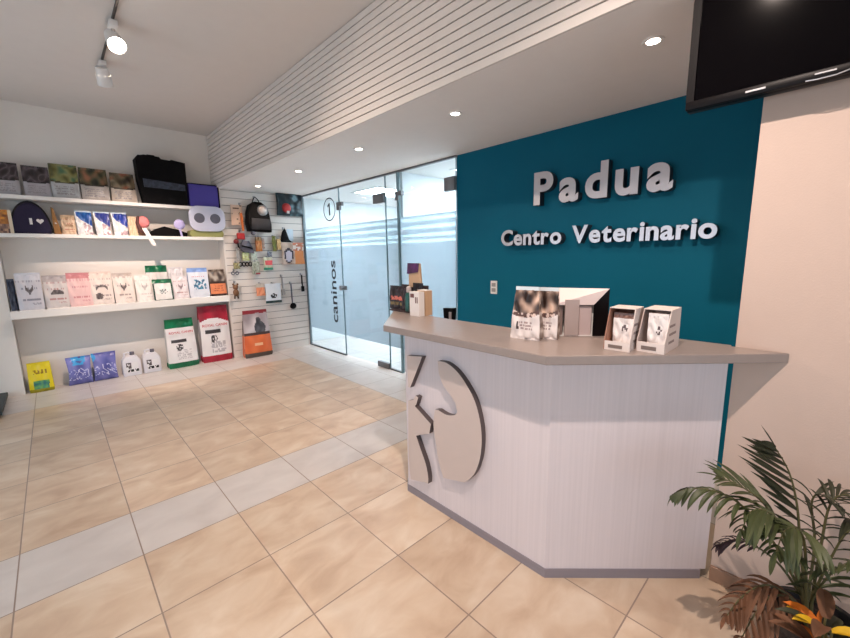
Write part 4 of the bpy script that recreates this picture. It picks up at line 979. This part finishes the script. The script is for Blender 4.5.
def frond(parent, pts, m, L=.16, w=.016, count=13, start=.38, droop=.5, name='frond', label=None, fixed=None):
    path = bez(pts); b = MB(); N = len(path)
    b.tube(path, [.006-.0045*i/(N-1) for i in range(N)], 6, mi=1)
    for k in range(count):
        t_ = start+(1-start)*k/(count-1); i = min(N-2, int(t_*(N-1)))
        p = path[i].lerp(path[i+1], t_*(N-1)-i); d = (path[i+1]-path[i]).normalized()
        s = d.cross(Vector((0, 0, 1)))
        if s.length < .2: s = d.cross(Vector((1, 0, .3)))
        s.normalize(); f = math.sin(PI*(.18+.75*(t_-start)/(1-start)))
        for sg in (-1, 1):
            sd = (s*sg+Vector((random.uniform(-.12, .12), random.uniform(-.12, .12), .25+random.uniform(-.1, .1)))).normalized()
            if fixed: sd = (Vector(fixed)+Vector((random.uniform(-.2, .2)+sg*.35, random.uniform(-.1, .1), random.uniform(-.1, .15)))).normalized()
            leaflet(b, p, d, sd, L*f*random.uniform(.85, 1.1), w*random.uniform(.85, 1.15), droop*random.uniform(.7, 1.2), up=Vector((1, .25, .6)) if fixed else None)
    leaflet(b, path[-1], (path[-1]-path[-2]).normalized(), (path[-1]-path[-2]).normalized(), L*.5, w*.8, droop)
    o = b.build(name, [m, STEM], parent, smooth=True)
    if label: o['label'] = label
    return o
PF = {
'tall':[(1.7, -0.05, 0.286), (1.68, -0.017, 0.485), (1.66, 0.004, 0.63), (1.64, 0.033, 0.743), (1.62, 0.072, 0.82)],
'leftarch':[(1.7, -0.046, 0.283), (1.64, 0.041, 0.475), (1.58, 0.123, 0.6), (1.55, 0.203, 0.639), (1.53, 0.276, 0.623), (1.52, 0.315, 0.582)],
'leftup':[(1.71, -0.044, 0.274), (1.68, 0.02, 0.483), (1.66, 0.08, 0.593), (1.64, 0.143, 0.641), (1.62, 0.20, 0.66)],
'mid':[(1.68, -0.047, 0.298), (1.62, 0.008, 0.524), (1.58, 0.063, 0.613), (1.55, 0.105, 0.611), (1.53, 0.12, 0.547)],
'mid2':[(1.68, -0.05, 0.3), (1.6, -0.027, 0.53), (1.56, -0.006, 0.60), (1.53, 0.021, 0.60), (1.5, 0.033, 0.538)],
'rightarch':[(1.74, -0.065, 0.268), (1.76, -0.066, 0.486), (1.78, -0.072, 0.608), (1.8, -0.102, 0.65), (1.8, -0.157, 0.641)],
'right2':[(1.74, -0.065, 0.268), (1.72, -0.089, 0.449), (1.72, -0.12, 0.575), (1.72, -0.176, 0.603)],
'rightlow':[(1.7, -0.064, 0.295), (1.66, -0.1, 0.457), (1.62, -0.151, 0.549)],
'back':[(1.78, -0.057, 0.234), (1.80, -0.052, 0.444), (1.80, -0.03, 0.578), (1.80, -0.045, 0.626), (1.80, -0.096, 0.6)],
'lowleft':[(1.72, -0.044, 0.267), (1.72, 0.038, 0.371), (1.72, 0.137, 0.393), (1.7, 0.196, 0.35)],
'dry1':[(1.66, -0.038, 0.282), (1.6, 0.04, 0.348), (1.56, 0.096, 0.299), (1.52, 0.129, 0.226)],
'dry2':[(1.66, -0.038, 0.282), (1.58, 0.025, 0.335), (1.52, 0.063, 0.275), (1.5, 0.088, 0.166)],
}
pp = thing('potted_palm', (1.74, -.08, 0), 'potted palm with arching green fronds in the lower right corner', 'palm')
def P_(k):
    p0 = PF[k][0]; return [(1.74+(p0[0]-1.74)*.4, -.08+(p0[1]+.08)*.4, .175)] + PF[k]
MB().lathe((1.74, -.08, 0), [(.085, 0), (.095, .02), (.125, .17), (.135, .18), (.135, .205), (.12, .205), (.116, .17)], n=36).build('pot', POT, pp, smooth=True)
MB().lathe((1.74, -.08, .168), [(.117, 0), (.115, .008)], n=30).build('soil', SOIL, pp)
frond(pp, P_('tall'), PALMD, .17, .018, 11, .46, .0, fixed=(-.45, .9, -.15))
frond(pp, P_('leftarch'), PALM, .10, .016, 15, .40, 1.3)
frond(pp, P_('leftup'), PALM, .15, .015, 11, .5, .25)
frond(pp, P_('mid'), PALM, .15, .019, 12, .34, 1.1)
frond(pp, P_('mid2'), PALM, .16, .020, 12, .34, 1.0)
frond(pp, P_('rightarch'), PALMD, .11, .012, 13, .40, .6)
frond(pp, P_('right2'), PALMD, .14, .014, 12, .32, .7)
frond(pp, P_('rightlow'), PALM, .15, .017, 10, .3, .6)
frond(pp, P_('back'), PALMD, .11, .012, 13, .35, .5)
frond(pp, P_('lowleft'), PURPL, .08, .012, 10, .62, .8, label='purplish drooping frond')
frond(pp, P_('dry1'), DRY, .12, .018, 11, .3, .9, label='dry brown frond')
frond(pp, P_('dry2'), DRY, .13, .018, 11, .3, .9, label='dry brown frond')
# croton in front of the palm
ct = thing('potted_croton', (1.50, -.09, 0), 'orange and yellow leaved plant in front of the palm at the bottom edge', 'potted plant')
MB().lathe((1.50, -.09, 0), [(.05, 0), (.055, .01), (.07, .10), (.075, .105), (.075, .12), (.065, .12), (.062, .10)], n=28).build('pot', POT, ct, smooth=True)
MB().lathe((1.50, -.09, .098), [(.063, 0), (.062, .006)], n=24).build('soil', SOIL, ct)
random.seed(11)
for i in range(22):
    a = 2*PI*i/22*2.4+random.uniform(-.2, .2); hgt = random.uniform(.22, .38); b = MB()
    d = Vector((math.cos(a), math.sin(a), .8)).normalized(); base = Vector((1.50, -.09, .104)); p = base+Vector((math.cos(a)*.015, math.sin(a)*.015, hgt-.1))
    b.tube([base+Vector((math.cos(a)*.01, math.sin(a)*.01, 0)), p], .003, 6, mi=1)
    leaflet(b, p, d, d, random.uniform(.07, .12), random.uniform(.03, .045), .5)
    m_ = (ORANGE, DRY, YELLOW, PALMD, DRY)[i % 5]
    o = b.build('leaf', [m_, STEM], ct, smooth=True); o['label'] = {ORANGE: 'orange leaf', DRY: 'brown leaf', YELLOW: 'yellow leaf', PALMD: 'dark green leaf'}[m_]

# ------------------------------------------------------------------ light
w = bpy.data.worlds.new('sky'); scn.world = w; w.use_nodes = True; nt = w.node_tree
bg = nt.nodes['Background']; bg.inputs['Color'].default_value = (*lin((234, 238, 248)), 1); bg.inputs['Strength'].default_value = 2.1
def portal(loc, rot, sx, sy):
    L_ = bpy.data.lights.new('window_portal', 'AREA'); L_.shape = 'RECTANGLE'; L_.size = sx; L_.size_y = sy; L_.cycles.is_portal = True
    o = bpy.data.objects.new('window_portal', L_); o.location = loc; o.rotation_euler = rot; col.objects.link(o)
portal((-.45, Y0-.12, 1.1), (PI/2, 0, 0), 3.5, 1.9)       # faces +Y
portal((X0-.12, 2.8, 1.1), (PI/2, 0, -PI/2), 5.2, 1.9)    # faces +X

# ------------------------------------------------------------------ camera
D = math.radians; yw, pt, rl, f = D(43.5596), D(9.21727), D(-.960721), 388.277
ff = Vector((math.sin(yw), math.cos(yw), 0)); rt = Vector((math.cos(yw), -math.sin(yw), 0)); up = Vector((0, 0, 1))
Fd = ff*math.cos(pt)-up*math.sin(pt); UP = ff*math.sin(pt)+up*math.cos(pt)
R_ = rt*math.cos(rl)+UP*math.sin(rl); U_ = -rt*math.sin(rl)+UP*math.cos(rl)
cd = bpy.data.cameras.new('camera'); cd.sensor_width = 36; cd.lens = f*36/850; cd.clip_start = .05; cd.clip_end = 60
co = bpy.data.objects.new('camera', cd); col.objects.link(co)
mw = Matrix((R_, U_, -Fd)).transposed().to_4x4(); mw.translation = Vector((0, 0, 1.45)); co.matrix_world = mw
scn.camera = co
vs_ = scn.view_settings; vs_.view_transform = 'Standard'; vs_.look = 'None'; vs_.gamma = 1; vs_.use_curve_mapping = False; vs_.exposure = 0.3
